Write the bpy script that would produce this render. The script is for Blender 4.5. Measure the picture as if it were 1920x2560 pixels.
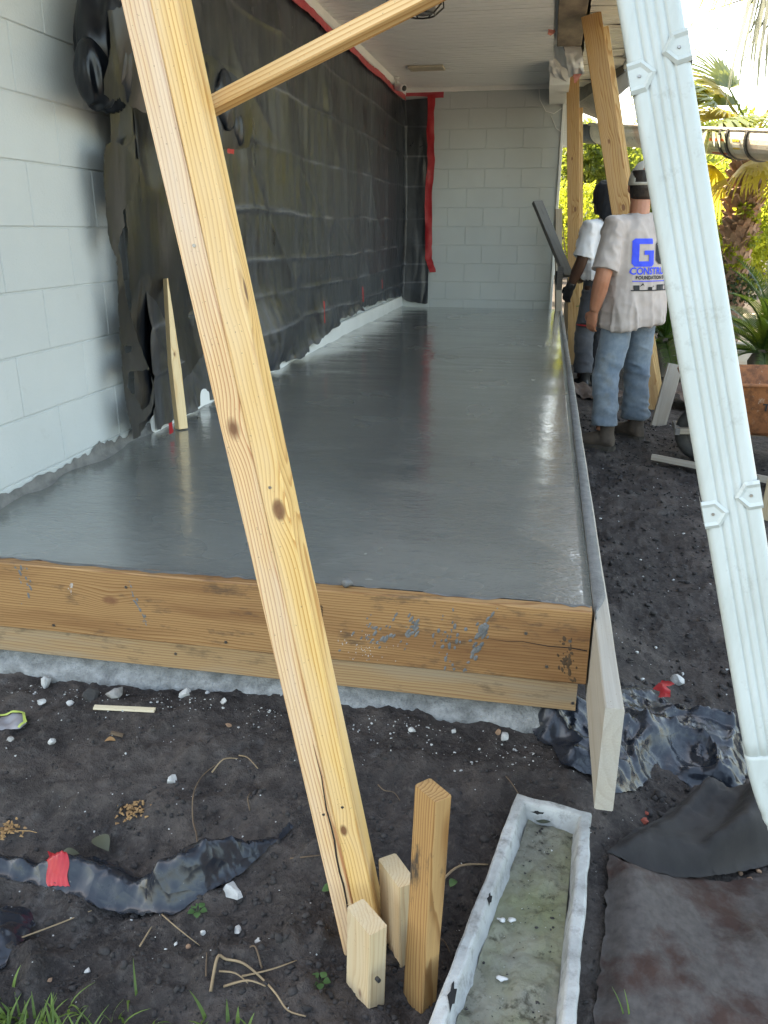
import bpy, bmesh, math, random
import numpy as np
from mathutils import Vector, Matrix, geometry
random.seed(7)
rng = np.random.default_rng(7)
sc = bpy.context.scene
for o in list(bpy.data.objects):
    bpy.data.objects.remove(o)
COL = sc.collection

# ------------------------------------------------------------------ camera
FPX, YAW, PITCH, ROLL = 2018.5, -0.1915, 0.3357, 0.0015
CAM = Vector((-0.1598, -1.8254, 0.8614))
_f0 = Vector((math.sin(YAW), math.cos(YAW), 0)); _r0 = Vector((math.cos(YAW), -math.sin(YAW), 0))
FW = _f0 * math.cos(PITCH) + Vector((0, 0, -math.sin(PITCH)))
_u0 = _f0 * math.sin(PITCH) + Vector((0, 0, math.cos(PITCH)))
RT = _r0 * math.cos(ROLL) + _u0 * math.sin(ROLL)
UP = -_r0 * math.sin(ROLL) + _u0 * math.cos(ROLL)
cd = bpy.data.cameras.new('camera'); cam = bpy.data.objects.new('camera', cd); COL.objects.link(cam)
cd.sensor_fit = 'HORIZONTAL'; cd.sensor_width = 36.0; cd.lens = FPX / 1920 * 36.0
cd.clip_start = 0.05; cd.clip_end = 2000
m = Matrix((RT, UP, -FW)).transposed().to_4x4(); m.translation = CAM
cam.matrix_world = m
sc.camera = cam
sc.render.resolution_x, sc.render.resolution_y = 768, 1024

# ------------------------------------------------------------------ light
SUN_EL, SUN_AZ = math.radians(46), math.radians(-50)     # azimuth from +Y, negative = towards -X
SUN = Vector((math.sin(SUN_AZ) * math.cos(SUN_EL), math.cos(SUN_AZ) * math.cos(SUN_EL), math.sin(SUN_EL)))
w = bpy.data.worlds.new('World'); sc.world = w; w.use_nodes = True
nt = w.node_tree; nt.nodes.clear()
sky = nt.nodes.new('ShaderNodeTexSky'); sky.sky_type = 'NISHITA'; sky.sun_disc = False
sky.sun_elevation = SUN_EL; sky.sun_rotation = SUN_AZ; sky.air_density = 1.0; sky.dust_density = 3.0; sky.ozone_density = 1.0
bg = nt.nodes.new('ShaderNodeBackground'); bg.inputs[1].default_value = 0.15
wo = nt.nodes.new('ShaderNodeOutputWorld')
nt.links.new(sky.outputs[0], bg.inputs[0]); nt.links.new(bg.outputs[0], wo.inputs[0])
sd = bpy.data.lights.new('sun', 'SUN'); sd.energy = 3.2; sd.angle = math.radians(0.5); sd.color = (1.0, 0.94, 0.84)
so = bpy.data.objects.new('sun', sd); COL.objects.link(so)
so.rotation_euler = SUN.to_track_quat('Z', 'Y').to_euler(); so.location = (0, 0, 20)
sc.view_settings.view_transform = 'Standard'; sc.view_settings.look = 'None'
sc.view_settings.gamma = 1.0; sc.view_settings.use_curve_mapping = False
sc.view_settings.exposure = 3.0
sc.view_settings.use_white_balance = True; sc.view_settings.white_balance_temperature = 8300; sc.view_settings.white_balance_tint = 6
sc.cycles.max_bounces = 8; sc.cycles.diffuse_bounces = 4; sc.cycles.transparent_max_bounces = 8
sc.cycles.use_denoising = True
sc.cycles.sample_clamp_indirect = 6.0

# ------------------------------------------------------------------ helpers
def U(px, py, axis, val):
    """point of a known plane (axis = val) seen at a photo pixel, used to measure positions"""
    d = FW + RT * ((px - 960) / FPX) + UP * ((1280 - py) / FPX)
    i = 'xyz'.index(axis); t = (val - CAM[i]) / d[i]
    return CAM + d * t

def vn3(P, seed=0):
    P = np.asarray(P, float); I = np.floor(P).astype(np.int64); F = P - I; F = F * F * (3 - 2 * F)
    def h(dx, dy, dz):
        n = ((I[..., 0] + dx) * 374761393 + (I[..., 1] + dy) * 668265263 + (I[..., 2] + dz) * 1440662683 + seed * 974634777) & 0xffffffff
        n = ((n ^ (n >> 13)) * 1274126177) & 0xffffffff
        n = ((n ^ (n >> 16)) * 2246822519) & 0xffffffff
        return ((n ^ (n >> 15)) & 0xffffff) / float(0xffffff)
    x, y, z = F[..., 0], F[..., 1], F[..., 2]
    l = lambda a, b, t: a + (b - a) * t
    return l(l(l(h(0,0,0), h(1,0,0), x), l(h(0,1,0), h(1,1,0), x), y),
             l(l(h(0,0,1), h(1,0,1), x), l(h(0,1,1), h(1,1,1), x), y), z) * 2 - 1

def fbm(P, octv=4, seed=0, gain=.5):
    P = np.asarray(P, float); s = 0; a = 1
    for k in range(octv):
        s = s + a * vn3(P * 2 ** k, seed + k * 17); a *= gain
    return s

def xyz(x, y, z=0.0):
    x, y = np.broadcast_arrays(np.asarray(x, float), np.asarray(y, float))
    return np.stack([x, y, np.broadcast_to(np.asarray(z, float), x.shape)], -1)

def sstep(a, b, x):
    t = np.clip((np.asarray(x, float) - a) / (b - a), 0, 1); return t * t * (3 - 2 * t)

def props(o, label=None, cat=None, group=None, kind=None):
    if label: o['label'] = label
    if cat: o['category'] = cat
    if group: o['group'] = group
    if kind: o['kind'] = kind
    return o

def mesh(name, V, F, smooth=False):
    me = bpy.data.meshes.new(name)
    V = np.asarray(V, float)
    if isinstance(F, np.ndarray):
        n, k = F.shape
        me.vertices.add(len(V)); me.vertices.foreach_set('co', V.ravel())
        me.loops.add(n * k); me.loops.foreach_set('vertex_index', F.ravel().astype(np.int32))
        me.polygons.add(n); me.polygons.foreach_set('loop_start', np.arange(0, n * k, k, dtype=np.int32))
        me.polygons.foreach_set('loop_total', np.full(n, k, np.int32))
        me.update(calc_edges=True); me.validate()
    else:
        me.from_pydata(V.tolist(), [], [list(f) for f in F]); me.update()
    if smooth:
        me.polygons.foreach_set('use_smooth', np.ones(len(me.polygons), bool))
    return me

def link(name, me, mat=None, parent=None, mw=None):
    o = bpy.data.objects.new(name, me); COL.objects.link(o)
    if mat is not None and me is not None and not me.materials: me.materials.append(mat)
    if parent is not None: o.parent = parent
    if mw is not None: o.matrix_local = mw
    return o

def mk(name, V, F, mat, parent=None, smooth=False, mw=None):
    return link(name, mesh(name, V, F, smooth), mat, parent, mw)

def empty(name, loc=(0, 0, 0), rz=0.0):
    o = bpy.data.objects.new(name, None); COL.objects.link(o)
    o.location = loc; o.rotation_euler = (0, 0, rz); o.empty_display_size = .1
    return o

class MB:
    """mesh builder"""
    def __init__(s): s.v = []; s.f = []
    def add(s, V, F):
        b = len(s.v); s.v += [tuple(p) for p in V]; s.f += [tuple(i + b for i in f) for f in F]; return s
    def box(s, x0, x1, y0, y1, z0, z1):
        return s.add([(x0,y0,z0),(x1,y0,z0),(x1,y1,z0),(x0,y1,z0),(x0,y0,z1),(x1,y0,z1),(x1,y1,z1),(x0,y1,z1)],
                     [(0,3,2,1),(4,5,6,7),(0,1,5,4),(1,2,6,5),(2,3,7,6),(3,0,4,7)])
    def bbox(s, x0, x1, y0, y1, z0, z1, c=.004):
        """chamfered box"""
        V = []; F = []
        X = (x0, x1); Y = (y0, y1); Z = (z0, z1); idx = {}
        for i in (0, 1):
            for j in (0, 1):
                for k in (0, 1):
                    sx, sy, sz = (1, -1)[i], (1, -1)[j], (1, -1)[k]
                    for a in range(3):
                        p = [X[i] + sx * c, Y[j] + sy * c, Z[k] + sz * c]; p[a] = (X[i], Y[j], Z[k])[a]
                        idx[i, j, k, a] = len(V); V.append(tuple(p))
        q = lambda *t: F.append(t)
        for i in (0, 1): q(*[idx[i, j, k, 0] for j, k in (((0,0),(0,1),(1,1),(1,0)) if i == 0 else ((0,0),(1,0),(1,1),(0,1)))])
        for j in (0, 1): q(*[idx[i, j, k, 1] for i, k in (((0,0),(1,0),(1,1),(0,1)) if j == 0 else ((0,0),(0,1),(1,1),(1,0)))])
        for k in (0, 1): q(*[idx[i, j, k, 2] for i, j in (((0,0),(0,1),(1,1),(1,0)) if k == 0 else ((0,0),(1,0),(1,1),(0,1)))])
        for j in (0, 1):
            for k in (0, 1): q(idx[0,j,k,1], idx[1,j,k,1], idx[1,j,k,2], idx[0,j,k,2])
        for i in (0, 1):
            for k in (0, 1): q(idx[i,0,k,0], idx[i,1,k,0], idx[i,1,k,2], idx[i,0,k,2])
        for i in (0, 1):
            for j in (0, 1): q(idx[i,j,0,0], idx[i,j,1,0], idx[i,j,1,1], idx[i,j,0,1])
        for i in (0, 1):
            for j in (0, 1):
                for k in (0, 1): q(idx[i,j,k,0], idx[i,j,k,1], idx[i,j,k,2])
        return s.add(V, F)
    def tube(s, pts, rad, n=8, cap=True, flat=1.0):
        pts = [Vector(p) for p in pts]; rad = rad if hasattr(rad, '__len__') else [rad] * len(pts)
        V = []; F = []; prev = None
        for i, p in enumerate(pts):
            t = (pts[min(i + 1, len(pts) - 1)] - pts[max(i - 1, 0)]).normalized()
            if prev is None:
                a = t.orthogonal().normalized() if abs(t.z) > .9 else t.cross(Vector((0, 0, 1))).normalized()
            else:
                a = (prev - t * prev.dot(t)).normalized()
            prev = a; b = t.cross(a)
            for k in range(n):
                th = 2 * math.pi * k / n
                V.append(tuple(p + (a * math.cos(th) + b * math.sin(th) * flat) * rad[i]))
        for i in range(len(pts) - 1):
            for k in range(n):
                k2 = (k + 1) % n
                F.append((i*n + k, i*n + k2, (i+1)*n + k2, (i+1)*n + k))
        if cap:
            F.append(tuple(range(n))[::-1]); F.append(tuple((len(pts)-1)*n + k for k in range(n)))
        return s.add(V, F)
    def rings(s, rings, cap=True):
        """loft closed rings of equal length"""
        n = len(rings[0]); V = [p for r in rings for p in r]; F = []
        for i in range(len(rings) - 1):
            for k in range(n):
                k2 = (k + 1) % n; F.append((i*n + k, i*n + k2, (i+1)*n + k2, (i+1)*n + k))
        if cap:
            F.append(tuple(range(n))[::-1]); F.append(tuple((len(rings)-1)*n + k for k in range(n)))
        return s.add(V, F)
    def build(s, name, mat, parent=None, smooth=False, mw=None):
        me = mesh(name, s.v, s.f, smooth)
        bm = bmesh.new(); bm.from_mesh(me); bmesh.ops.recalc_face_normals(bm, faces=bm.faces); bm.to_mesh(me); bm.free()
        if smooth: me.polygons.foreach_set('use_smooth', np.ones(len(me.polygons), bool))
        return link(name, me, mat, parent, mw)

def grid_faces(nu, nv):
    i = np.arange(nu - 1)[:, None] * nv + np.arange(nv - 1)[None, :]
    return np.stack([i, i + nv, i + nv + 1, i + 1], -1).reshape(-1, 4)

def frame(p0, p1, nrm):
    """matrix: local X from p0 to p1, local Z along nrm"""
    p0, p1 = Vector(p0), Vector(p1); x = (p1 - p0).normalized(); z = Vector(nrm); z = (z - x * z.dot(x)).normalized(); y = z.cross(x)
    M = Matrix((x, y, z)).transposed().to_4x4(); M.translation = p0
    return M

def board(name, p0, p1, wid, thk, nrm, mat, parent=None, c=.003, cut0=0.0, cut1=0.0, off=(0, 0), pre=None):
    """sawn board: local X its length, Y its width, Z its thickness; cut = slanted ends; cupped and waned a little"""
    L = (Vector(p1) - Vector(p0)).length; n = max(3, int(L / .12)); R = []
    hy, hz = wid / 2, thk / 2
    sec = [(-hy + c, -hz), (hy - c, -hz), (hy, -hz + c), (hy, hz - c), (hy - c, hz), (-hy + c, hz), (-hy, hz - c), (-hy, -hz + c)]
    sd = sum(map(ord, name)) % 97 + int(L * 1000)
    for i in range(n + 1):
        t = i / n; r = []
        for k, (y, z) in enumerate(sec):
            j = vn3(np.array([t * L * 7, k * 5.3, sd * .37]), 3) * .0009
            x = t * L + (cut0 * (1 - t) + cut1 * t) * y
            r.append((x, y + off[0] + j, z + off[1] + j))
        R.append(r)
    b = MB(); b.rings(R)
    M_ = frame(p0, p1, nrm)
    return b.build(name, mat, parent, mw=pre @ M_ if pre is not None else M_)

def poly_sheet(outline, step, jit=.35, rough=0.0, seed=0, holes=()):
    """triangulated flat sheet from an outline (2-D), with a torn edge; returns uv (n,2) and faces"""
    r = np.random.default_rng(seed)
    def dens(o):
        P = []
        for i in range(len(o)):
            a = np.array(o[i], float); b = np.array(o[(i + 1) % len(o)], float); n = max(1, int(np.linalg.norm(b - a) / step))
            for k in range(n):
                P.append(a + (b - a) * k / n)
        P = np.array(P)
        if rough: P = P + r.normal(0, rough * .35, P.shape) + np.stack([fbm(xyz(P[:, 0], P[:, 1]) * .6 / step, 3, seed), fbm(xyz(P[:, 0], P[:, 1]) * .6 / step, 3, seed + 9)], -1) * rough
        return P
    loops = [dens(outline)] + [dens(h) for h in holes]
    def inside(Q, P):
        x, y = Q[:, 0], Q[:, 1]; c = np.zeros(len(Q), bool); n = len(P)
        for i in range(n):
            x0, y0 = P[i]; x1, y1 = P[(i + 1) % n]
            if y0 == y1: continue
            k = ((y0 > y) != (y1 > y)) & (x < (x1 - x0) * (y - y0) / (y1 - y0) + x0)
            c ^= k
        return c
    B = loops[0]; lo, hi = B.min(0), B.max(0)
    gx, gy = np.meshgrid(np.arange(lo[0], hi[0], step), np.arange(lo[1], hi[1], step), indexing='ij')
    G = np.stack([gx.ravel(), gy.ravel()], -1) + r.uniform(-jit, jit, (gx.size, 2)) * step
    k = inside(G, B)
    for h in loops[1:]: k &= ~inside(G, h)
    G = G[k]
    pts = np.concatenate(loops + [G]); edges = []; b = 0
    for l in loops:
        n = len(l); edges += [(b + i, b + (i + 1) % n) for i in range(n)]; b += n
    res = geometry.delaunay_2d_cdt([Vector(p) for p in pts.tolist()], edges, [], 0, 1e-6)
    V = np.array([tuple(v) for v in res[0]]); F = np.array([tuple(f) for f in res[2] if len(f) == 3])
    cen = V[F].mean(1); k = inside(cen, loops[0])
    for h in loops[1:]: k &= ~inside(cen, h)
    return V, F[k]

def fullcopy(o, mw=None, parent=None):
    c = o.copy(); COL.objects.link(c)
    if parent is not None: c.parent = parent
    if mw is not None: c.matrix_local = mw
    for ch in o.children: fullcopy(ch, None, c)
    return c

# ------------------------------------------------------------------ materials
class NT:
    def __init__(s, name, rough=.7, spec=.5):
        s.m = bpy.data.materials.new(name); s.m.use_nodes = True; s.t = s.m.node_tree
        s.b = s.t.nodes['Principled BSDF']; s.out = s.t.nodes['Material Output']
        s.b.inputs['Roughness'].default_value = rough; s.b.inputs['Specular IOR Level'].default_value = spec
    def n(s, typ, **kw):
        x = s.t.nodes.new('ShaderNode' + typ)
        for k, v in kw.items(): setattr(x, k, v)
        return x
    def set(s, sock, val):
        if isinstance(val, bpy.types.NodeSocket): s.t.links.new(val, sock)
        else:
            if isinstance(val, (tuple, list)) and len(val) == 3 and sock.type == 'RGBA': val = (*val, 1)
            sock.default_value = val
    def co(s, kind='Object', scale=(1, 1, 1), loc=(0, 0, 0), rot=(0, 0, 0)):
        t = s.n('TexCoord'); mp = s.n('Mapping')
        s.set(mp.inputs['Vector'], t.outputs[kind]); mp.inputs['Scale'].default_value = scale
        mp.inputs['Location'].default_value = loc; mp.inputs['Rotation'].default_value = rot
        return mp.outputs[0]
    def noise(s, vec, scale=5, detail=4, rough=.55, dist=0.0):
        x = s.n('TexNoise'); s.set(x.inputs['Vector'], vec); x.inputs['Scale'].default_value = scale
        x.inputs['Detail'].default_value = detail; x.inputs['Roughness'].default_value = rough; x.inputs['Distortion'].default_value = dist
        return x.outputs[0]
    def vor(s, vec, scale=5, feature='F1', rnd=1.0):
        x = s.n('TexVoronoi', feature=feature); s.set(x.inputs['Vector'], vec); x.inputs['Scale'].default_value = scale
        x.inputs['Randomness'].default_value = rnd
        return x
    def ramp(s, fac, stops, interp='LINEAR'):
        x = s.n('ValToRGB'); s.set(x.inputs[0], fac); e = x.color_ramp.elements; x.color_ramp.interpolation = interp
        while len(e) < len(stops): e.new(.5)
        for k, (p, c) in enumerate(stops):
            e[k].position = p; e[k].color = (c, c, c, 1) if not hasattr(c, '__len__') else (*c[:3], 1)
        return x.outputs[0]
    def mix(s, fac, a, b, mode='MIX'):
        x = s.n('Mix', data_type='RGBA', blend_type=mode); s.set(x.inputs[0], fac); s.set(x.inputs[6], a); s.set(x.inputs[7], b)
        return x.outputs[2]
    def math(s, op, a, b=0.0, c=0.0):
        x = s.n('Math', operation=op); s.set(x.inputs[0], a); s.set(x.inputs[1], b); s.set(x.inputs[2], c)
        return x.outputs[0]
    def bump(s, h, strength=.3, dist=.01, nrm=None):
        x = s.n('Bump'); s.set(x.inputs['Height'], h); x.inputs['Strength'].default_value = strength; x.inputs['Distance'].default_value = dist
        if nrm is not None: s.set(x.inputs['Normal'], nrm)
        return x.outputs[0]
    def done(s, col=None, rough=None, nrm=None, **kw):
        if col is not None: s.set(s.b.inputs['Base Color'], col)
        if rough is not None: s.set(s.b.inputs['Roughness'], rough)
        if nrm is not None: s.set(s.b.inputs['Normal'], nrm)
        for k, v in kw.items(): s.set(s.b.inputs[k.replace('_', ' ')], v)
        return s.m

def mottled(name, c1, c2, scale=6, rough=.7, bump=.2, bscale=60, bdist=.004, lo=.35, hi=.65, stretch=(1, 1, 1), spec=.4, r2=None, **kw):
    t = NT(name, rough, spec); v = t.co(scale=stretch)
    f = t.ramp(t.noise(v, scale, 5, .6), [(lo, 0.0), (hi, 1.0)])
    col = t.mix(f, c1, c2)
    n = t.bump(t.noise(v, bscale, 3, .6), bump, bdist) if bump else None
    return t.done(col, t.ramp(f, [(0, rough), (1, r2)]) if r2 is not None else None, n, **kw)

def wood(name, early, late, tint=None, ring=55, rough=.6, knots=(), seed=0, weather=0.0, grey=(.25, .24, .22), axis=(.02, .11), tilt=.015, dirt=0.0, contrast=1.0, spec=.35, warpamp=.05):
    """solid softwood: growth rings round an axis outside the board, knots, weathering; the board runs along local X"""
    t = NT(name, rough, spec)
    v = t.co(rot=(0, tilt, tilt * 1.7), loc=(seed * 1.37, axis[0], axis[1]))
    warp = t.noise(t.co(scale=(1.1, 7, 7), loc=(seed * 3.1, 0, 0)), 1.6, 3, .5)
    wv = t.n('VectorMath', operation='SCALE'); t.set(wv.inputs[0], v); wv.inputs[3].default_value = 1.0
    sep = t.n('SeparateXYZ'); t.set(sep.inputs[0], v)
    r = t.math('SQRT', t.math('ADD', t.math('MULTIPLY', sep.outputs[1], sep.outputs[1]), t.math('MULTIPLY', sep.outputs[2], sep.outputs[2])))
    r = t.math('ADD', r, t.math('MULTIPLY', warp, warpamp))
    kmask = None; raw = t.co()
    for (kx, ky, kr, *kz) in knots:
        sub = t.n('VectorMath', operation='SUBTRACT'); t.set(sub.inputs[0], raw); sub.inputs[1].default_value = (kx, ky, kz[0] if kz else 0)
        sc_ = t.n('VectorMath', operation='MULTIPLY'); t.set(sc_.inputs[0], sub.outputs[0]); sc_.inputs[1].default_value = (.55, .5 if kz else 1, 1 if kz else .2)
        ln = t.n('VectorMath', operation='LENGTH'); t.set(ln.inputs[0], sc_.outputs[0])
        d = ln.outputs['Value']
        bulge = t.math('MULTIPLY', t.math('POWER', 2.718, t.math('MULTIPLY', t.math('MULTIPLY', d, d), -1 / (2 * (kr * 2.0) ** 2))), kr * 1.1)
        r = t.math('ADD', r, bulge)
        k = t.ramp(d, [(kr * .75, 1.0), (kr * 1.0, 0.0)])
        kmask = k if kmask is None else t.math('MAXIMUM', kmask, k)
    s_ = t.math('MULTIPLY', r, ring); fr = t.math('FRACT', s_)
    band = t.ramp(fr, [(0.0, .0), (.55, .25), (.86, 1.0), (.95, .8), (1.0, 0.0)])
    fib = t.noise(t.co(scale=(3, 260, 260)), 1.0, 3, .6)
    blot = t.noise(t.co(scale=(1.2, 9, 9), loc=(seed, seed, 0)), 1.3, 4, .6)
    base = t.mix(t.math('MULTIPLY', band, contrast), early, late)
    base = t.mix(t.ramp(fib, [(.3, .22), (.7, 0.0)]), base, tuple(c * .55 for c in late))
    if tint: base = t.mix(t.ramp(blot, [(.42, 0.0), (.66, .75)]), base, tint)
    if kmask is not None:
        base = t.mix(kmask, base, t.mix(t.noise(raw, 90, 3), (.13, .055, .025), (.27, .125, .055)))
    if weather:
        base = t.mix(t.ramp(blot, [(.3, weather * .4), (.7, weather)]), base, t.mix(fib, tuple(g * .75 for g in grey), grey))
    if dirt:
        dm = t.ramp(t.noise(t.co(scale=(1, 2.5, 2.5), loc=(seed * 2.2, 1, 0)), 7, 6, .68), [(.56, 0.0), (.66, dirt)])
        base = t.mix(dm, base, (.045, .034, .026))
    sp = t.ramp(t.noise(raw, 240, 2, .5), [(.70, 0.0), (.74, .5)])
    base = t.mix(sp, base, (.09, .05, .03))
    nb = t.bump(t.math('ADD', t.math('MULTIPLY', band, .35), fib), .22, .0012)
    return t.done(base, t.ramp(fib, [(.3, rough + .1), (.7, rough - .08)]), nb)

def leafmat(name, c1, c2, trans=.45, rough=.5, tcol=None):
    t = NT(name, rough, .35)
    oi = t.n('ObjectInfo'); g = t.n('NewGeometry')
    f = t.math('FRACT', t.math('ADD', g.outputs['Random Per Island'], oi.outputs['Random']))
    col = t.mix(f, c1, c2)
    t.done(col)
    tr = t.n('BsdfTranslucent'); t.set(tr.inputs[0], t.mix(.75, col, tcol or tuple(min(1, c * 1.6) for c in c2)))
    mx = t.n('MixShader'); mx.inputs[0].default_value = trans
    t.t.links.new(t.b.outputs[0], mx.inputs[1]); t.t.links.new(tr.outputs[0], mx.inputs[2]); t.t.links.new(mx.outputs[0], t.out.inputs[0])
    return t.m
# ------------------------------------------------------------------ ground
def gbase(x, y):
    x = np.asarray(x, float); y = np.asarray(y, float)
    front = -.345 - .095 * sstep(.05, .75, -y - .05)
    right = sstep(-.12, .35, x) * (1 - .55 * sstep(-.1, -.7, y))
    h = front * (1 - right) + (-.5) * right
    far = sstep(.5, 1.5, y)
    h = h * (1 - far) + (-.5) * far
    return h
def gdet(x, y):
    P = xyz(x, y)
    near = 1 - sstep(1.5, 6, y)
    d = fbm(P * 2.2, 3, 5) * .018 + fbm(P * 9, 3, 11) * .012
    r = np.abs(fbm(P * 30, 3, 23)) * .009 + np.maximum(0, fbm(P * 55, 2, 31)) * .006 + fbm(P * 14, 2, 29) * .006
    clod = np.maximum(0, fbm(P * 16, 2, 41) - .1) * .03 * sstep(-.35, -.75, y) * sstep(.3, -.3, x)
    return d + (r + clod) * (.35 + .65 * near)
def G(x, y): return float(gbase(x, y) + gdet(np.array([x]), np.array([y]))[0])
def Gv(x, y): return gbase(x, y) + gdet(x, y)
def spaced(segs):
    out = [segs[0][0]]
    for a, b, st in segs:
        n = max(1, int(round((b - a) / st))); out += list(np.linspace(a, b, n + 1)[1:])
    return np.array(out)
gx = spaced([(-120, -20, 25), (-20, -3, 1.7), (-3, -1.9, .1), (-1.9, .9, .0105), (.9, 2.6, .03), (2.6, 6, .2), (6, 20, 1.4), (20, 120, 25)])
gy = spaced([(-120, -20, 25), (-20, -2, 1.5), (-2, -1, .06), (-1, .35, .0095), (.35, 5, .026), (5, 9, .08), (9, 22, .8), (22, 160, 25)])
X, Y = np.meshgrid(gx, gy, indexing='ij')
Z = gbase(X, Y) + np.where((np.abs(X) < 8) & (Y > -3) & (Y < 12), gdet(X, Y), 0)
t = NT('soil', .92, .25); v = t.co()
big = t.noise(v, 1.7, 4, .6); mid = t.noise(v, 9, 5, .65); fine = t.noise(v, 70, 4, .7)
col = t.mix(t.ramp(big, [(.35, 0.0), (.65, 1.0)]), (.040, .033, .030), (.078, .063, .054))
col = t.mix(t.ramp(mid, [(.40, .75), (.62, 0.0)]), col, (.020, .0165, .0155))
col = t.mix(t.ramp(t.noise(v, 3.7, 6, .7), [(.5, 0.0), (.7, .7)]), col, (.115, .095, .082))
col = t.mix(t.ramp(t.noise(v, .9, 3, .6), [(.5, 0.0), (.68, .6)]), col, (.026, .021, .0195))
col = t.mix(t.ramp(fine, [(.5, 0.0), (.8, .55)]), col, (.125, .106, .093))
ash = t.math('MULTIPLY', t.ramp(t.noise(v, 2.6, 5, .7), [(.55, 0.0), (.72, 1.0)]), t.ramp(t.noise(v, 26, 3, .6), [(.45, 0.0), (.7, .7)]))
col = t.mix(ash, col, (.16, .155, .15))
vo = t.vor(v, 90); spk = t.math('MULTIPLY', t.ramp(vo.outputs['Distance'], [(.13, 1.0), (.19, 0.0)]), t.ramp(vo.outputs['Color'], [(.86, 0.0), (.9, 1.0)]))
col = t.mix(spk, col, (.42, .41, .39))
nb = t.bump(mid, .6, .022); nb = t.bump(t.noise(v, 28, 5, .7), .7, .014, nb); nb = t.bump(fine, .8, .007, nb); nb = t.bump(t.noise(v, 260, 2, .6), .5, .002, nb)
SOIL = t.done(col, t.ramp(big, [(.3, .82), (.7, .97)]), nb)
ground = mk('ground', np.stack([X, Y, Z], -1).reshape(-1, 3), grid_faces(len(gx), len(gy)), SOIL, smooth=True)
props(ground, kind='structure')

# ------------------------------------------------------------------ wet slab
W, L = 1.867, 7.985
t = NT('wet_concrete', .2, .5); v = t.co()
sw = t.noise(t.co(scale=(2.4, 6.5, 1), rot=(0, 0, .10)), 5, 4, .6, 1.1)
arc = t.noise(t.co(scale=(3, 14, 1), rot=(0, 0, -.5)), 5, 3, .55, 1.2)
pat = t.noise(v, 1.4, 4, .6, .5)
col = t.mix(t.ramp(pat, [(.35, 0.0), (.68, 1.0)]), (.128, .131, .119), (.172, .175, .158))
col = t.mix(t.ramp(t.noise(v, 7, 5, .7), [(.5, 0.0), (.75, .35)]), col, (.105, .11, .107))
col = t.mix(t.ramp(sw, [(.56, 0.0), (.7, .25)]), col, (.23, .235, .225))
fine = t.noise(v, 130, 3, .65)
lv = t.noise(t.co(scale=(1, 1, 1), loc=(4, 2, 0)), 3.2, 2, .5)
nb = t.bump(sw, .36, .0055); nb = t.bump(arc, .22, .0030, nb)
nb = t.bump(t.math('MULTIPLY', fine, t.ramp(lv, [(.4, .25), (.62, 1.0)])), .40, .0018, nb)
sx_ = t.n('SeparateXYZ'); t.set(sx_.inputs[0], v)
edge_ = t.math('MULTIPLY', t.ramp(t.math('ADD', sx_.outputs[0], .6), [(.16, 0.0), (.42, 1.0)]), t.ramp(t.noise(v, 2.2, 3, .6), [(.3, .35), (.6, 1.0)]))
nb = t.bump(t.math('MULTIPLY', t.noise(t.co(scale=(1, 1.6, 1)), 48, 3, .6), edge_), .5, .0055, nb)
ro = t.ramp(t.math('ADD', t.math('MULTIPLY', pat, .6), t.math('MULTIPLY', lv, .4)), [(.35, .16), (.65, .30)])
WET = t.done(col, ro, nb, Coat_Weight=1.0, Coat_Roughness=.09, Coat_IOR=1.4, Coat_Normal=t.bump(t.math('MULTIPLY', t.noise(t.co(scale=(1, 1.6, 1)), 48, 2, .5), edge_), .4, .0016, t.bump(sw, .3, .0034)))
nx, ny = 90, 330
xs = np.linspace(-W + .001, .0, nx); ys = np.concatenate([[-.0025], np.linspace(0.006, L - .002, ny - 1)])
X, Y = np.meshgrid(xs, ys, indexing='ij'); P = xyz(X, Y)
Z = fbm(P * np.array([1.2, 3.0, 1]), 3, 61) * .0022 + fbm(P * np.array([2, 14, 1.]), 2, 65) * .0007
Z += .026 * np.exp(-(X + W) / .05) * (.5 + fbm(P * 4, 2, 71) * .5)
# trowel ridges across the pour
for (cx, cy, rr, a0, a1) in [(-.55, 4.15, .38, 1.7, 4.4), (-.4, 2.15, 1.1, 2.9, 3.6)]:
    dd = np.abs(np.hypot(X - cx, (Y - cy) * .8) - rr); an = np.arctan2(Y - cy, X - cx) % (2 * math.pi)
    Z += .0022 * np.exp(-(dd / .014) ** 2) * ((an > a0) & (an < a1))
for (xa, ya, xb, yb) in [(-.38, 1.15, -.22, 3.7), (-.22, 3.7, -.18, 5.2), (-.25, .55, -.05, .33), (-.5, 5.6, -.3, 6.7), (-.6, 3.6, -.5, 4.9)]:
    tt = np.clip(((X - xa) * (xb - xa) + (Y - ya) * (yb - ya)) / ((xb - xa) ** 2 + (yb - ya) ** 2), 0, 1)
    wob = fbm(xyz(Y * 2.5, X * 0 + xa * 9), 2, 5) * .03
    dd = np.hypot(X - xa - tt * (xb - xa) - wob, Y - ya - tt * (yb - ya))
    Z += .003 * np.exp(-(dd / .011) ** 2) * (vn3(P * 5, 8) > -.35)
Zb = np.full_like(Z, -.10)
V = np.concatenate([np.stack([X, Y, Z], -1).reshape(-1, 3), [(-W + .001, -.0025, -.2), (0, -.0025, -.2), (0, L - .002, -.2), (-W + .001, L - .002, -.2)]])
F = [tuple(f) for f in grid_faces(nx, ny)]; n0 = nx * ny
ed = lambda i, j: i * ny + j
F.append(tuple(ed(i, 0) for i in range(nx)) + (n0 + 1, n0)); F.append(tuple(ed(nx - 1, j) for j in range(ny)) + (n0 + 2, n0 + 1))
slab = mk('porch_slab', V, F, WET, smooth=True); props(slab, kind='structure')
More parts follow.
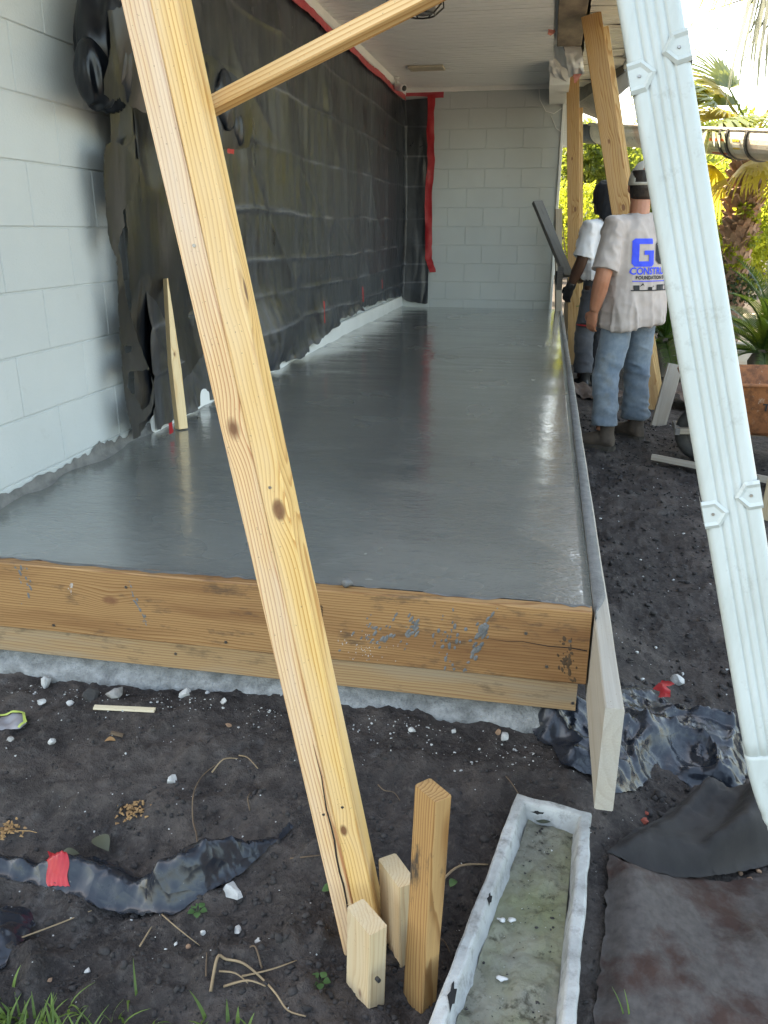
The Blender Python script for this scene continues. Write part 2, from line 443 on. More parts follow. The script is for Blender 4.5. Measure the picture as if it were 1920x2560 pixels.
# mortar smeared up the block wall along the pour
ys = np.arange(.0, L - .05, .012); top = .018 + .02 * np.maximum(0, fbm(xyz(ys * 5, 0), 3, 3)) + .018 * np.maximum(0, fbm(xyz(ys * 22, 0), 3, 9))
top += .03 * np.exp(-((ys - .9) / .35) ** 2) * (.6 + .4 * vn3(xyz(ys * 30, 1), 4))
V = []; F = []
for k, (yy, tp) in enumerate(zip(ys, top)):
    V += [(-W + .035, yy, -.004), (-W + .012, yy, .010), (-W + .006, yy, tp * .7), (-W + .0045, yy, tp)]
    if k:
        b = 4 * k
        for j in range(3): F.append((b - 4 + j, b + j, b + j + 1, b - 3 + j))
MORT = mottled('fresh_mortar', (.10, .10, .095), (.17, .165, .155), 25, .55, .6, 120, .004)
mk('mortar_smear', V, F, MORT, slab, smooth=True)
# crumb of mortar on the form
# ------------------------------------------------------------------ house
t = NT('painted_block', .55, .3); v = t.co()
tc = t.n('NewGeometry'); oi = t.n('ObjectInfo')
gv = t.n('Mapping'); t.set(gv.inputs['Vector'], tc.outputs['Position'])
wp = gv.outputs[0]
col = t.mix(t.ramp(t.noise(wp, 1.1, 4, .6), [(.3, 0.0), (.7, 1.0)]), (.44, .465, .455), (.51, .535, .52))
col = t.mix(t.math('MULTIPLY', oi.outputs['Random'], .12), col, (.38, .405, .395))
scuff = t.ramp(t.noise(wp, 6.5, 6, .72), [(.63, 0.0), (.74, .35)])
col = t.mix(scuff, col, (.34, .34, .32))
spk = t.ramp(t.noise(wp, 75, 3, .6), [(.70, 0.0), (.76, .6)])
sep = t.n('SeparateXYZ'); t.set(sep.inputs[0], tc.outputs['Position'])
low = t.ramp(sep.outputs[2], [(0.02, 1.0), (.30, 0.0)])
col = t.mix(t.math('MULTIPLY', spk, low), col, (.10, .10, .09))
nb = t.bump(t.noise(wp, 95, 4, .7), .45, .0045); nb = t.bump(t.noise(wp, 7, 4, .6), .25, .006, nb)
BLOCK = t.done(col, t.ramp(t.noise(wp, 12, 3, .6), [(.3, .48), (.7, .62)]), nb)
WHITE = mottled('white_trim', (.70, .70, .67), (.78, .78, .75), 3, .4, .08, 60, .002)
house = empty('house', (-4.5, 4, -.5)); props(house, 'pale grey painted block house with a white ribbed porch ceiling around the wet slab', 'house')
HI = house.matrix_local.copy(); HI = Matrix.Translation((4.5, -4, .5))
def hpart(mb, name, mat, parent=house, smooth=False):
    return mb.build(name, mat, parent, smooth, mw=HI if parent is house else None)
C = .2032
# left wall backing, with the house body behind it
lw = hpart(MB().box(-8.2, -W - .003, -.02, L + 4, -.55, 2.5), 'block_wall', BLOCK)
bl_me = None
def blk(length, ht):
    b = MB(); b.bbox(0, .012, 0, length, 0, ht, .0035); return b
cache = {}
def put_block(parent, axis, a0, a1, z0, z1):
    """axis 'y': on the long wall, 'x': on the end wall"""
    key = (axis, round(a1 - a0, 3), round(z1 - z0, 3))
    if key not in cache:
        b = MB()
        if axis == 'y': b.bbox(-.010, .0, 0, a1 - a0, 0, z1 - z0, .0028)
        else: b.bbox(0, a1 - a0, 0, .010, 0, z1 - z0, .0028)
        me = mesh('block', b.v, b.f); bm = bmesh.new(); bm.from_mesh(me); bmesh.ops.recalc_face_normals(bm, faces=bm.faces); bm.to_mesh(me); bm.free()
        me.materials.append(BLOCK); cache[key] = me
    j = random.uniform(-.0006, .0006)
    loc = (-W + .0018 + j, a0, z0) if axis == 'y' else (a0, L - .0020 + j, z0)
    o = bpy.data.objects.new('block', cache[key]); COL.objects.link(o); o.parent = parent; o.matrix_local = Matrix.Translation(loc)
g = .0040; gv_ = .0022
z0 = .057
rows = [(-.146, z0)] + [(z0 + k * C, z0 + (k + 1) * C) for k in range(11)]
for k, (za, zb) in enumerate(rows):
    zb = min(zb, 2.30)
    a = -.03 if k % 2 == 0 else .175 - .4064 + .2
    edges = [-.02] + [e for e in np.arange((.780 if k % 2 else .985) - .4064 * 3, 3.2, .4064) if e > .05]
    for a, b in zip(edges[:-1], edges[1:]): put_block(lw, 'y', a + gv_ / 2, b - gv_ / 2, za + g / 2, zb - g / 2)
# end wall
ew = hpart(MB().box(-W + .004, -.118, L + .003, L + 4, -.55, 2.5), 'end_wall', BLOCK)
z0 = .0907
rows = [(-.112, z0)] + [(z0 + k * C, z0 + (k + 1) * C) for k in range(11)]
for k, (za, zb) in enumerate(rows):
    zb = min(zb, 2.305)
    ph = -1.326 if k % 2 == 1 else -1.1155
    edges = [-W + .01] + [e for e in np.arange(ph - .8128, -.2, .4064) if e > -W + .05] + [-.111]
    for a, b in zip(edges[:-1], edges[1:]): put_block(ew, 'x', a + gv_ / 2, b - gv_ / 2, za + g / 2, zb - g / 2)
hpart(MB().bbox(-.116, -.085, L - .03, L + .1, -.05, 2.2, .004), 'corner_trim', WHITE)
# footing ledge under the plastic along the long wall
hpart(MB().bbox(-W + .004, -W + .026, 1.45, L, -.05, .125, .006), 'wall_ledge', WHITE)
# ceiling: ribbed soffit panels
t = NT('soffit_white', .45, .35); col = t.mix(t.noise(t.co(), 2.2, 3), (.76, .76, .74), (.82, .82, .80)); SOFF = t.done(col)
ceil = hpart(MB().box(-W, -.2, -.72, L, 2.372, 2.39), 'ceiling', SOFF)
def panel_mesh(x0, x1, n=3, wd=.3048):
    pr = []; s = wd / n
    for k in range(n):
        a = k * s
        pr += [(a, .0), (a + .006, .0), (a + .008, .016), (a + .022, .016), (a + .024, 0), (a + s * .52, 0), (a + s * .52 + .003, .0035), (a + s * .52 + .006, 0)]
    pr.append((wd - .0015, 0))
    V = []; F = []
    for (yy, zz) in pr: V += [(x0, yy, zz), (x1, yy, zz)]
    m_ = len(pr)
    for k in range(m_ - 1): F.append((2*k, 2*k + 1, 2*k + 3, 2*k + 2))
    me = mesh('soffit_panel', V, F); me.materials.append(SOFF); return me
pm = panel_mesh(-W + .02, -.232)
yy = -.72
while yy < L - .1:
    o = bpy.data.objects.new('soffit_panel', pm); COL.objects.link(o); o.parent = ceil
    o.matrix_local = Matrix.Translation((0, yy, 2.338 + random.uniform(-.0015, .0015))); yy += .3048
hpart(MB().bbox(-W + .004, -W + .05, -.72, L - .01, 2.262, 2.336, .008), 'ceiling_trim', WHITE)
hpart(MB().bbox(-W + .05, -.12, L - .03, L - .004, 2.292, 2.338, .005), 'ceiling_trim', WHITE)
# beam over the slab edge: bare old timber, then the part still wrapped in aluminium
OLD = mottled('weathered_beam', (.30, .24, .17), (.16, .125, .095), 9, .8, .5, 70, .004, stretch=(1, .35, 1))
hpart(MB().bbox(-.205, -.004, -.75, 6.02, 2.322, 2.52, .006), 'beam', OLD)
hpart(MB().bbox(-.258, -.07, 6.75, L - .005, 2.142, 2.40, .004), 'wrapped_beam', WHITE)
DARK = mottled('cavity_shade', (.018, .017, .016), (.03, .027, .025), 8, .9, .2, 40)  # near-black colour stands in for shade inside the open eave
hpart(MB().box(-.23, .02, 6.03, 8.3, 2.405, 2.5), 'cavity_shade_block', DARK)
def hang(name, corners, bulge, seed, mat, parent=house, n=(12, 16), crumple=.012):
    """torn sheet between four corners (world), bulging along the given vector"""
    a, b, c_, d = [np.array(tuple(p), float) for p in corners]; bu = np.array(bulge, float)
    u = np.linspace(0, 1, n[0])[:, None, None]; v_ = np.linspace(0, 1, n[1])[None, :, None]
    P = (a * (1 - u) + b * u) * (1 - v_) + (d * (1 - u) + c_ * u) * v_
    q = np.stack(np.broadcast_arrays(u[..., 0] * 3, v_[..., 0] * 3, seed * 1.7 + u[..., 0] * 0), -1)
    edge = fbm(q * 3, 2, seed + 3)[..., None]
    P = P + bu * (np.sin(v_ * math.pi) + .6 * fbm(q, 2, seed)[..., None] * v_) + edge * crumple * (0.3 + v_) * np.array((.6, .6, .5))
    P0 = P.reshape(-1, 3); F = grid_faces(*n)
    off = np.array((.0012, -.0012, 0))
    N_ = len(P0); V = np.concatenate([P0, P0 + off]); F2 = np.concatenate([F, F[:, ::-1] + N_])
    if parent is house: V = V - np.array((-4.5, 4, -.5))
    return mk(name, V, F2, mat, parent, smooth=True)
q = lambda px, py, y: U(px, py, 'y', y)
hang('torn_wrap', [q(1407, 112, 6.03), q(1452, 117, 6.03), q(1460, 186, 6.05), q(1424, 190, 6.1)], (0, -.07, 0), 3, WHITE)
hang('torn_wrap', [q(1377, 92, 6.1), q(1404, 112, 6.1), q(1428, 192, 6.5), q(1384, 140, 6.4)], (0, -.03, .02), 5, WHITE)
hang('torn_wrap', [q(1377, 140, 6.7), q(1400, 165, 6.7), q(1417, 205, 6.74), q(1376, 188, 6.74)], (-.02, -.03, 0), 8, WHITE)
PRIMER = mottled('red_primer', (.42, .13, .10), (.55, .22, .17), 14, .7, .2, 50)
hang('primed_shard', [q(1362, 40, 5.4), q(1372, 36, 5.4), q(1389, 80, 5.5), q(1376, 90, 5.5)], (0, -.02, 0), 11, PRIMER, n=(6, 8), crumple=.02)
hang('primed_shard', [q(1432, 186, 6.05), q(1455, 184, 6.05), q(1440, 208, 6.05), q(1436, 208, 6.05)], (0, -.01, 0), 13, PRIMER, n=(6, 6), crumple=.004)
# eave beyond the beam: soffit panels, some dropped, and the fascia
eav = hpart(MB().box(.03, .40, -.72, 8.3, 2.40, 2.42), 'eave', DARK)
t = NT('eave_soffit_lit', .5, .3); EAVE = t.done(t.mix(t.noise(t.co(), 3, 3), (.72, .69, .58), (.78, .75, .66)))  # white panels tinted warm: bounced sunlight put into their colour
pe = panel_mesh(.02, .415); pe.materials.clear(); pe.materials.append(EAVE)
yy = -.72; k = 0
while yy < 7.9:
    o = bpy.data.objects.new('soffit_panel', pe); COL.objects.link(o); o.parent = eav
    tilt = random.uniform(-.03, .03) if yy < 4.2 else random.uniform(-.13, .10)
    sag = random.uniform(0, .02) if yy > 4.2 else 0
    gap = .05 if abs(yy - 5.2) < .16 else 0
    o.matrix_local = Matrix.Translation((0, yy + gap, 2.345 - sag)) @ Matrix.Rotation(tilt * .5, 4, 'Y') @ Matrix.Rotation(tilt * .35, 4, 'Z'); yy += .3048
hpart(MB().bbox(.418, .44, -.72, 8.2, 2.30, 2.47, .004), 'fascia', WHITE)
hpart(MB().add([tuple(q(1444, 226, 8.25)), tuple(q(1560, 150, 7.0)), tuple(q(1560, 178, 7.0)), tuple(q(1446, 256, 8.25)),
                tuple(q(1444, 226, 8.25) + Vector((.02, .03, 0))), tuple(q(1560, 150, 7.0) + Vector((.02, .03, 0))), tuple(q(1560, 178, 7.0) + Vector((.02, .03, 0))), tuple(q(1446, 256, 8.25) + Vector((.02, .03, 0)))],
               [(0,1,2,3),(7,6,5,4),(0,4,5,1),(1,5,6,2),(2,6,7,3),(3,7,4,0)]), 'drip_edge', mottled('dark_metal', (.05, .045, .04), (.10, .085, .07), 9, .5, .2))
hang('torn_wrap', [q(1537, 200, 7.3), q(1562, 150, 7.1), q(1585, 205, 7.1), q(1536, 246, 7.3)], (.02, -.02, 0), 21, WHITE, n=(10, 10))
ROOF = mottled('roof_shingle', (.10, .09, .085), (.16, .15, .14), 20, .9, .6, 40, .01)
b = MB()
ez, rx, rz = 2.49, -4.3, 4.25; lx = -9.1; y0_, y1_ = -.78, 12.4
for (xa, za, xb, zb) in ((.47, ez, rx, rz), (lx, ez, rx, rz)):
    b.add([(xa, y0_, za), (xb, y0_, zb), (xb, y1_, zb), (xa, y1_, za), (xa, y0_, za + .05), (xb, y0_, zb + .06), (xb, y1_, zb + .06), (xa, y1_, za + .05)],
          [(0,1,2,3),(7,6,5,4),(0,4,5,1),(1,5,6,2),(2,6,7,3),(3,7,4,0)])
hpart(b, 'roof', ROOF)
hpart(MB().add([(-8.2, -.02, 2.49), (-.1, -.02, 2.49), (-4.3, -.02, 4.2), (-8.2, 12, 2.49), (-.1, 12, 2.49), (-4.3, 12, 4.2)], [(0,1,2),(5,4,3),(0,3,4,1)]), 'gable', WHITE)
# foundation edge under the boards
FOUND = mottled('old_foundation', (.30, .30, .29), (.15, .15, .145), 26, .9, 1.0, 90, .010)
nx, nz = 240, 14
xs = np.linspace(-W - .6, -.058, nx); zs = np.linspace(-.45, -.1, nz); X, Z = np.meshgrid(xs, zs, indexing='ij')
led = sstep(-.300, -.306, Z) * .05
Yv = .012 - led - fbm(xyz(X * 12, Z * 12), 3, 14) * .006 - fbm(xyz(X * 45, Z * 45), 2, 15) * .003
V = np.stack([X, Yv, Z], -1).reshape(-1, 3); V = np.concatenate([V, [(-.058, .3, -.45), (-.058, .3, -.1)]]); F = [tuple(f) for f in grid_faces(nx, nz)]
lastcol = [(nx - 1) * nz + j for j in range(nz)]; F.append(tuple(lastcol) + (nx * nz + 1, nx * nz))
mk('foundation', V - np.array((-4.5, 4, -.5)), F, FOUND, house, smooth=True)
# small fixtures of the porch ceiling: things of their own
BLK = mottled('black_metal', (.02, .02, .02), (.035, .033, .03), 20, .35, .1)
cam_w = empty('security_camera', (-1.80, 7.25, 2.30)); props(cam_w, 'white bullet security camera under the porch ceiling corner', 'security camera')
MB().tube([(0, 0, .036), (0, 0, .02)], .035, 16).build('base', WHITE, cam_w, True)
MB().tube([(0, 0, .022), (.01, -.02, -.02), (.03, -.03, -.05)], .012, 8).build('arm', WHITE, cam_w, True)
MB().tube([(-.02, .02, -.045), (.0, -.0, -.05), (.10, -.11, -.085), (.102, -.112, -.086)], [.02, .036, .036, .03], 14).build('housing', WHITE, cam_w, True)
MB().tube([(.099, -.108, -.0845), (.106, -.116, -.087)], .026, 14).build('lens', BLK, cam_w, True)
vnt = empty('ceiling_vent', (-1.42, 6.78, 2.336)); props(vnt, 'small cream rectangular vent set in the porch ceiling', 'vent')
CREAM = mottled('cream_plastic', (.45, .40, .30), (.5, .45, .35), 9, .5, .1)
for (a_, b_, c_, d_) in ((-.17, .17, -.10, -.075), (-.17, .17, .075, .10), (-.17, -.145, -.075, .075), (.145, .17, -.075, .075)):
    MB().bbox(a_, b_, c_, d_, -.02, .0, .004).build('frame', CREAM, vnt)
for k in range(5): MB().box(-.145, .145, -.068 + k * .028, -.052 + k * .028, -.014, -.004).build('slat', CREAM, vnt)
lan = empty('ceiling_lantern', (-1.10, 4.30, 2.336)); props(lan, 'black caged lantern fixed flush to the porch ceiling', 'lamp')
MB().tube([(0, 0, 0), (0, 0, -.025)], .15, 10).build('canopy', BLK, lan)
gl = NT('frosted_glass', .25, .5); GLS = gl.done((.6, .6, .58), Transmission_Weight=.6)
MB().rings([[(r * math.cos(k * math.pi / 4), r * math.sin(k * math.pi / 4), z) for k in range(8)] for r, z in ((.12, -.025), (.14, -.06), (.09, -.105))]).build('glass', GLS, lan, True)
for k in range(8):
    a = k * math.pi / 4 + .39
    MB().tube([(.15 * math.cos(a), .15 * math.sin(a), -.02), (.155 * math.cos(a), .155 * math.sin(a), -.065), (.095 * math.cos(a), .095 * math.sin(a), -.115)], .006, 5).build('cage_bar', BLK, lan)
MB().tube([(.095 * math.cos(k * math.pi / 6), .095 * math.sin(k * math.pi / 6), -.115) for k in range(13)], .006, 5, False).build('cage_ring', BLK, lan)
wire = MB().tube([tuple(U(px, py, 'y', L - .02)) for px, py in ((1347, 215), (1350, 250), (1365, 278), (1385, 284), (1405, 270))], .005, 5)
props(wire.build('loose_cable', WHITE), 'thin white cable sagging across the top of the end wall', 'cable')
wire = MB().tube([tuple(U(px, py, 'y', L - .02)) for px, py in ((1378, 290), (1390, 320), (1404, 331), (1418, 329))], .004, 5)
props(wire.build('loose_cable', WHITE), 'short grey cable looping off the end wall corner', 'cable')
jb = empty('junction_box', (-.09, L + .05, 1.72)); props(jb, 'white metal box fixed at the outer corner of the end wall', 'utility box')
MB().bbox(0, .12, -.06, .02, 0, .42, .006).build('case', WHITE, jb); MB().bbox(.01, .11, -.068, -.061, .02, .40, .002).build('cover', WHITE, jb)

# ------------------------------------------------------------------ formwork
PINE_FORM = wood('form_pine', (.40, .225, .095), (.21, .090, .028), (.17, .07, .025), 150, .55, [(.62, .02, .012), (1.05, .015, .014)], 2, dirt=.6, axis=(.22, .12), tilt=.008, contrast=.95, warpamp=.03)
PINE_LOW = wood('lower_pine', (.40, .25, .115), (.26, .13, .05), (.30, .24, .16), 130, .6, (), 5, weather=.12, dirt=.5, axis=(.2, .1), warpamp=.03)
GREYB = wood('grey_board', (.42, .36, .28), (.30, .24, .17), None, 45, .7, [(.55, .005, .012)], 9, weather=.75, grey=(.42, .39, .34), axis=(.03, .16), contrast=.6)
form = empty('formwork', (0, 0, -.45)); props(form, 'timber formwork of wide pine boards holding the wet concrete', 'formwork')
form.matrix_world; FI = Matrix.Translation((0, 0, .45))
def fboard(name, p0, p1, wd, th, nrm, mat, **k):
    return board(name, p0, p1, wd, th, nrm, mat, form, pre=FI, **k)
fboard('board', (-2.3, -.0225, -.088), (-.004, -.0225, -.088), .196, .038, (0, -1, 0), PINE_FORM)
fboard('lower_board', (-2.3, -.017, -.226), (-.022, -.017, -.229), .078, .034, (0, -1, 0), PINE_LOW)
fboard('side_board', (.020, -.434, -.118), (.020, 7.95, -.118), .236, .037, (-1, 0, 0), GREYB)
def fpart(mb, name, mat, smooth=False): return mb.build(name, mat, form, smooth, mw=FI)
# mortar crusted along the top of both boards
ys = np.arange(-.06, 7.9, .014); V = []; F = []
for k, yy in enumerate(ys):
    e = .006 * vn3(np.array([yy * 38, 1., 2.]), 3) + .009 * vn3(np.array([yy * 5, 4., 2.]), 3); f = sstep(-.06, .1, yy)
    hgt = .003 + .0015 * vn3(np.array([yy * 25, 7., 2.]), 5)
    xo = .031 * f + e * .22 + .002
    V += [(.002, yy, .0012), (.006, yy, .0035), (xo * .6, yy, hgt + .001), (xo, yy, hgt * .8), (xo + .006 * f, yy, -.006 - .03 * max(0, e / .016) * f)]
    if k:
        b_ = 5 * k
        for j in range(4): F.append((b_ - 5 + j, b_ + j, b_ + j + 1, b_ - 4 + j))
mk('mortar_crust', V, F, MORT, form, True, FI)
xs = np.arange(-2.3, -.005, .006); V = []; F = []
for k, xx in enumerate(xs):
    lip = -.004 - .026 * max(0, min(1, .35 + fbm(np.array([xx * 6, 3., 0]), 3, 4) * .55 + .3 * vn3(np.array([xx * 40, 3., 0]), 4)))
    V += [(xx, .0, .0035), (xx, lip * .5, .0125), (xx, lip, .0115 if lip > -.006 else .0108)]
    if k:
        b_ = 3 * k
        for j in range(2): F.append((b_ - 3 + j, b_ + j, b_ + j + 1, b_ - 2 + j))
mk('mortar_crust', V, F, MORT, form, True, FI)
MILK = mottled('milky_laitance', (.45, .40, .36), (.36, .30, .25), 30, .7, .3, 90, .002)
# splashes of mortar thrown on the face of the front board
def splash(cx, cz, n, sx, sz, slant, rmin, rmax, mat, name, seed):
    r = np.random.default_rng(seed); V = []; F = []
    for _ in range(n):
        u, w_ = r.normal(0, 1, 2); x_ = cx + u * sx + w_ * sz * slant; z_ = cz + w_ * sz
        z_ = min(max(z_, -.178), .0); rr = r.uniform(rmin, rmax) * r.uniform(.5, 1); el = r.uniform(1, 2.4); b0 = len(V); m_ = 7
        for k in range(m_):
            a = 2 * math.pi * k / m_; q_ = rr * r.uniform(.75, 1.2)
            px = math.cos(a) * q_; pz = math.sin(a) * q_ * el
            V.append((x_ + px + pz * slant, -.0418, z_ + pz))
        V.append((x_, -.0418 - rr * .55, z_))
        for k in range(m_): F.append((b0 + k, b0 + (k + 1) % m_, b0 + m_))
    props(mk(name, V, F, mat, form, True, FI), kind='stuff')
splash(-.52, -.10, 34, .028, .030, .45, .002, .007, MORT, 'mortar_splash', 1)
splash(-.43, -.075, 26, .010, .022, .5, .003, .007, MORT, 'mortar_splash', 2)
splash(-.35, -.095, 34, .016, .034, .1, .002, .006, MORT, 'mortar_splash', 3)
splash(-.265, -.075, 34, .010, .036, .35, .003, .008, MORT, 'mortar_splash', 4)
splash(-.55, -.145, 60, .04, .022, 0, .0008, .002, MILK, 'mortar_splash', 5)
splash(-1.50, -.03, 26, .012, .045, -.1, .001, .0055, MORT, 'mortar_splash', 6)
splash(-1.36, -.04, 14, .004, .02, .2, .001, .003, MILK, 'mortar_splash', 7)
splash(-1.17, -.08, 30, .004, .035, -.35, .001, .0045, MORT, 'mortar_splash', 8)
splash(-.05, -.13, 40, .010, .026, -.2, .002, .006, mottled('dark_stain_mud', (.06, .035, .02), (.10, .06, .03), 30, .9, .4), 'mud_splash', 9)
# checks (splits) in the end grain and nail heads
CRK = NT('crack_dark', .9).done((.02, .01, .006))
cr = MB(); pts = [(-.26, -.083), (-.2, -.086), (-.16, -.083), (-.1, -.089), (-.05, -.088), (-.008, -.092)]
for i in range(len(pts) - 1):
    (xa, za), (xb, zb) = pts[i], pts[i + 1]; ta = .0003 + .0012 * i / 4; tb = .0003 + .0012 * (i + 1) / 4
    cr.add([(xa, -.0424, za - ta), (xb, -.0424, zb - tb), (xb, -.0424, zb + tb), (xa, -.0424, za + ta)], [(0, 1, 2, 3)])
fpart(cr, 'split', CRK)
STEEL = NT('nail_steel', .35).done((.30, .28, .26), Metallic=1.0)
for (nx_, nz_, ny_) in [(-.10, -.145, -.042), (-.155, -.06, -.042), (-.05, -.07, -.042), (-1.43, -.165, -.042), (-.93, -.165, -.042), (-.03, -.245, -.034), (-1.2, -.03, -.042), (-1.08, -.22, -.034)]:
    fpart(MB().tube([(nx_, ny_ + .002, nz_), (nx_, ny_ - .0012, nz_)], .0042, 8), 'nail', STEEL)
# grade stamp on the front board
INK = NT('stamp_ink', .8).done((.05, .025, .012))
def text_mesh(body, size, bold=0.0, spacing=1.0):
    cu = bpy.data.curves.new('txt', 'FONT'); cu.body = body; cu.size = size; cu.align_x = 'CENTER'; cu.align_y = 'CENTER'; cu.offset = bold; cu.space_character = spacing
    cu.resolution_u = 3
    o = bpy.data.objects.new('txt', cu); COL.objects.link(o)
    dg = bpy.context.evaluated_depsgraph_get(); dg.update()
    me = bpy.data.meshes.new_from_object(o.evaluated_get(dg)); bpy.data.objects.remove(o); bpy.data.curves.remove(cu)
    return me
for body, dx in (('SPIB. No.2', .018), ('KD19 HT', 0.0)):
    me = text_mesh(body, .022, .0004, .9)
    o = link('grade_stamp', me, INK, form); o.matrix_local = FI @ Matrix.Translation((-.690 + dx, -.0426, -.075)) @ Matrix(((0, 1, 0, 0), (0, 0, -1, 0), (-1, 0, 0, 0), (0, 0, 0, 1)))
ov = MB(); N_ = 20
for k in range(N_):
    a, b2 = 2 * math.pi * k / N_, 2 * math.pi * (k + 1) / N_
    f_ = lambda a, r: (-.690 + .0085 * r * math.cos(a), -.0426, -.135 + .016 * r * math.sin(a))
    ov.add([f_(a, 1), f_(b2, 1), f_(b2, .82), f_(a, .82)], [(0, 1, 2, 3)])
fpart(ov, 'grade_stamp', INK)
me = text_mesh('PMS', .012, .0003); o = link('grade_stamp', me, INK, form); o.matrix_local = FI @ Matrix.Translation((-.690, -.0427, -.135)) @ Matrix(((0, 1, 0, 0), (0, 0, -1, 0), (-1, 0, 0, 0), (0, 0, 0, 1)))
# lump of mortar on the board's edge
def lump(r0, seed, n=2, squash=.7, amp=.3):
    bm = bmesh.new(); bmesh.ops.create_icosphere(bm, subdivisions=n, radius=1); V = np.array([v.co[:] for v in bm.verts]); F = [[v.index for v in f.verts] for f in bm.faces]; bm.free()
    d = 1 + amp * fbm(V * 1.3 + seed * 7.1, 3, seed)
    V = V * d[:, None] * np.array(r0 if hasattr(r0, '__len__') else (r0, r0, r0 * squash))
    return V, F
V, F = lump((.014, .012, .012), 5, 2, 1, .5); V = V + np.array((-.605, -.012, .022))
mk('mortar_lump', V, F, MORT, form, True, FI)

# pale sunlit drive, mostly unseen, added to bounce light up under the eave
DRV = mottled('sandy_drive', (.42, .38, .31), (.34, .30, .25), 3, .9, .4, 60, .006)
b = MB(); th = np.linspace(0, 2 * math.pi, 40)[:-1]
drive = mk('driveway', [(7.2 + 5.6 * math.copysign(abs(math.cos(a)) ** .6, math.cos(a)) + .2 * math.sin(7 * a), 6.6 + 7.5 * math.copysign(abs(math.sin(a)) ** .6, math.sin(a)), -.470) for a in th], [tuple(range(39))], DRV)
props(drive, kind='structure')
# ------------------------------------------------------------------ leaning brace of two boards, and the strip nailed to it
FRESH = wood('fresh_pine', (.82, .54, .21), (.50, .22, .05), (.70, .50, .30), 170, .5, [(1.235, .012, .012), (.90, .0445, .010, .004), (.90, -.0445, .010, .004), (.30, .0445, .006, -.006), (.30, -.0445, .006, -.006)], 3, axis=(.03, .25), tilt=.004, contrast=.9, warpamp=.02)
FRESH2 = wood('fresh_pine_pink', (.80, .55, .28), (.46, .19, .08), (.66, .52, .40), 190, .5, [(1.33, -.01, .015), (1.05, .0445, .009, .0), (1.05, -.0445, .009, .0)], 7, axis=(.045, .22), tilt=.006, contrast=.95, warpamp=.03)
bb = Vector((-.408, -.700, -.455)); bt = Vector((-.704, -.668, 1.152)); ax = (bt - bb).normalized()
btop = bb + ax * ((2.325 - bb.z) / ax.z)
fn = Vector((math.sin(math.radians(9)), -math.cos(math.radians(9)), 0)); fn = (fn - ax * fn.dot(ax)).normalized()
rn = fn.cross(ax) * -1 if fn.cross(ax).x < 0 else fn.cross(ax)
brace = empty('leaning_brace', tuple(bb)); props(brace, 'leaning brace of two fresh yellow pine boards nailed together, propped under the porch roof', 'brace')
PB = Matrix.Translation(-bb)
cen = -fn * .0445
board('board', bb + cen - rn * .0192, btop + cen - rn * .0192, .089, .038, rn, FRESH2, brace, pre=PB)
board('board', bb + cen + rn * .0192 + ax * .012, btop + cen + rn * .0192, .089, .038, rn, FRESH, brace, pre=PB)
# long drying split near the foot
cr = MB(); pr_ = None
for k in range(15):
    s_ = .03 + k * .033; u_ = .001 + .0030 * math.sin(k * .21) ; w_ = .0016 * math.sin(math.pi * min(1, (k + 2) / 16)) + .0002
    c_ = bb + ax * s_ + rn * (-.013 + .0006 * k + .0015 * math.sin(k * 1.7)) + fn * .0012
    a_, b_ = c_ - rn * w_, c_ + rn * w_
    if pr_: cr.add([pr_[0], pr_[1], b_, a_], [(0, 1, 2, 3)])
    pr_ = (a_, b_)
cr.build('split', CRK, brace, mw=PB)
for (s_, o_) in ((.35, -.016), (.36, .02), (.95, .017), (1.32, -.015)):
    c_ = bb + ax * s_ + rn * o_
    MB().tube([c_ - fn * .002, c_ + fn * .0010], .0026, 8).build('nail', STEEL, brace, mw=PB)
STRIP = wood('strip_pine', (.70, .47, .22), (.50, .24, .07), None, 180, .5, (), 11, axis=(.2, .15), tilt=.003, warpamp=.012)
s0, s1 = Vector((-.70, -.552, 1.026)), Vector((-.374, -.588, 1.146)); s2 = s0 + (s1 - s0) * 1.9
props(board('wood_strip', s0, s2, .026, .019, (.1, -1, .55), STRIP, c=.0015), 'square yellow pine strip fixed to the leaning brace, slanting up under the roof', 'batten')
# pointed stake by the wall
PALE = wood('pale_pine', (.74, .56, .32), (.58, .34, .14), None, 150, .5, [(.335, .004, .006)], 13, axis=(.02, .08), tilt=.01, contrast=.7)
wb = Vector((-W + .11, 1.545, .004)); b = MB()
th = .019; prof = [(-.022, 0), (.023, 0), (.022, .30), (-.001, .66), (-.006, .66), (-.022, .27)]
R0 = [(z, y, -th) for y, z in prof]; R1 = [(z, y, th) for y, z in prof]
b.rings([R0, R1])
o = b.build('pointed_stake', PALE, None, mw=frame(wb, wb + Vector((-.045, .05, .66)), (1, -.75, .08)))
props(o, 'pale wooden stake with a long sharp point leaning against the black plastic', 'stake')
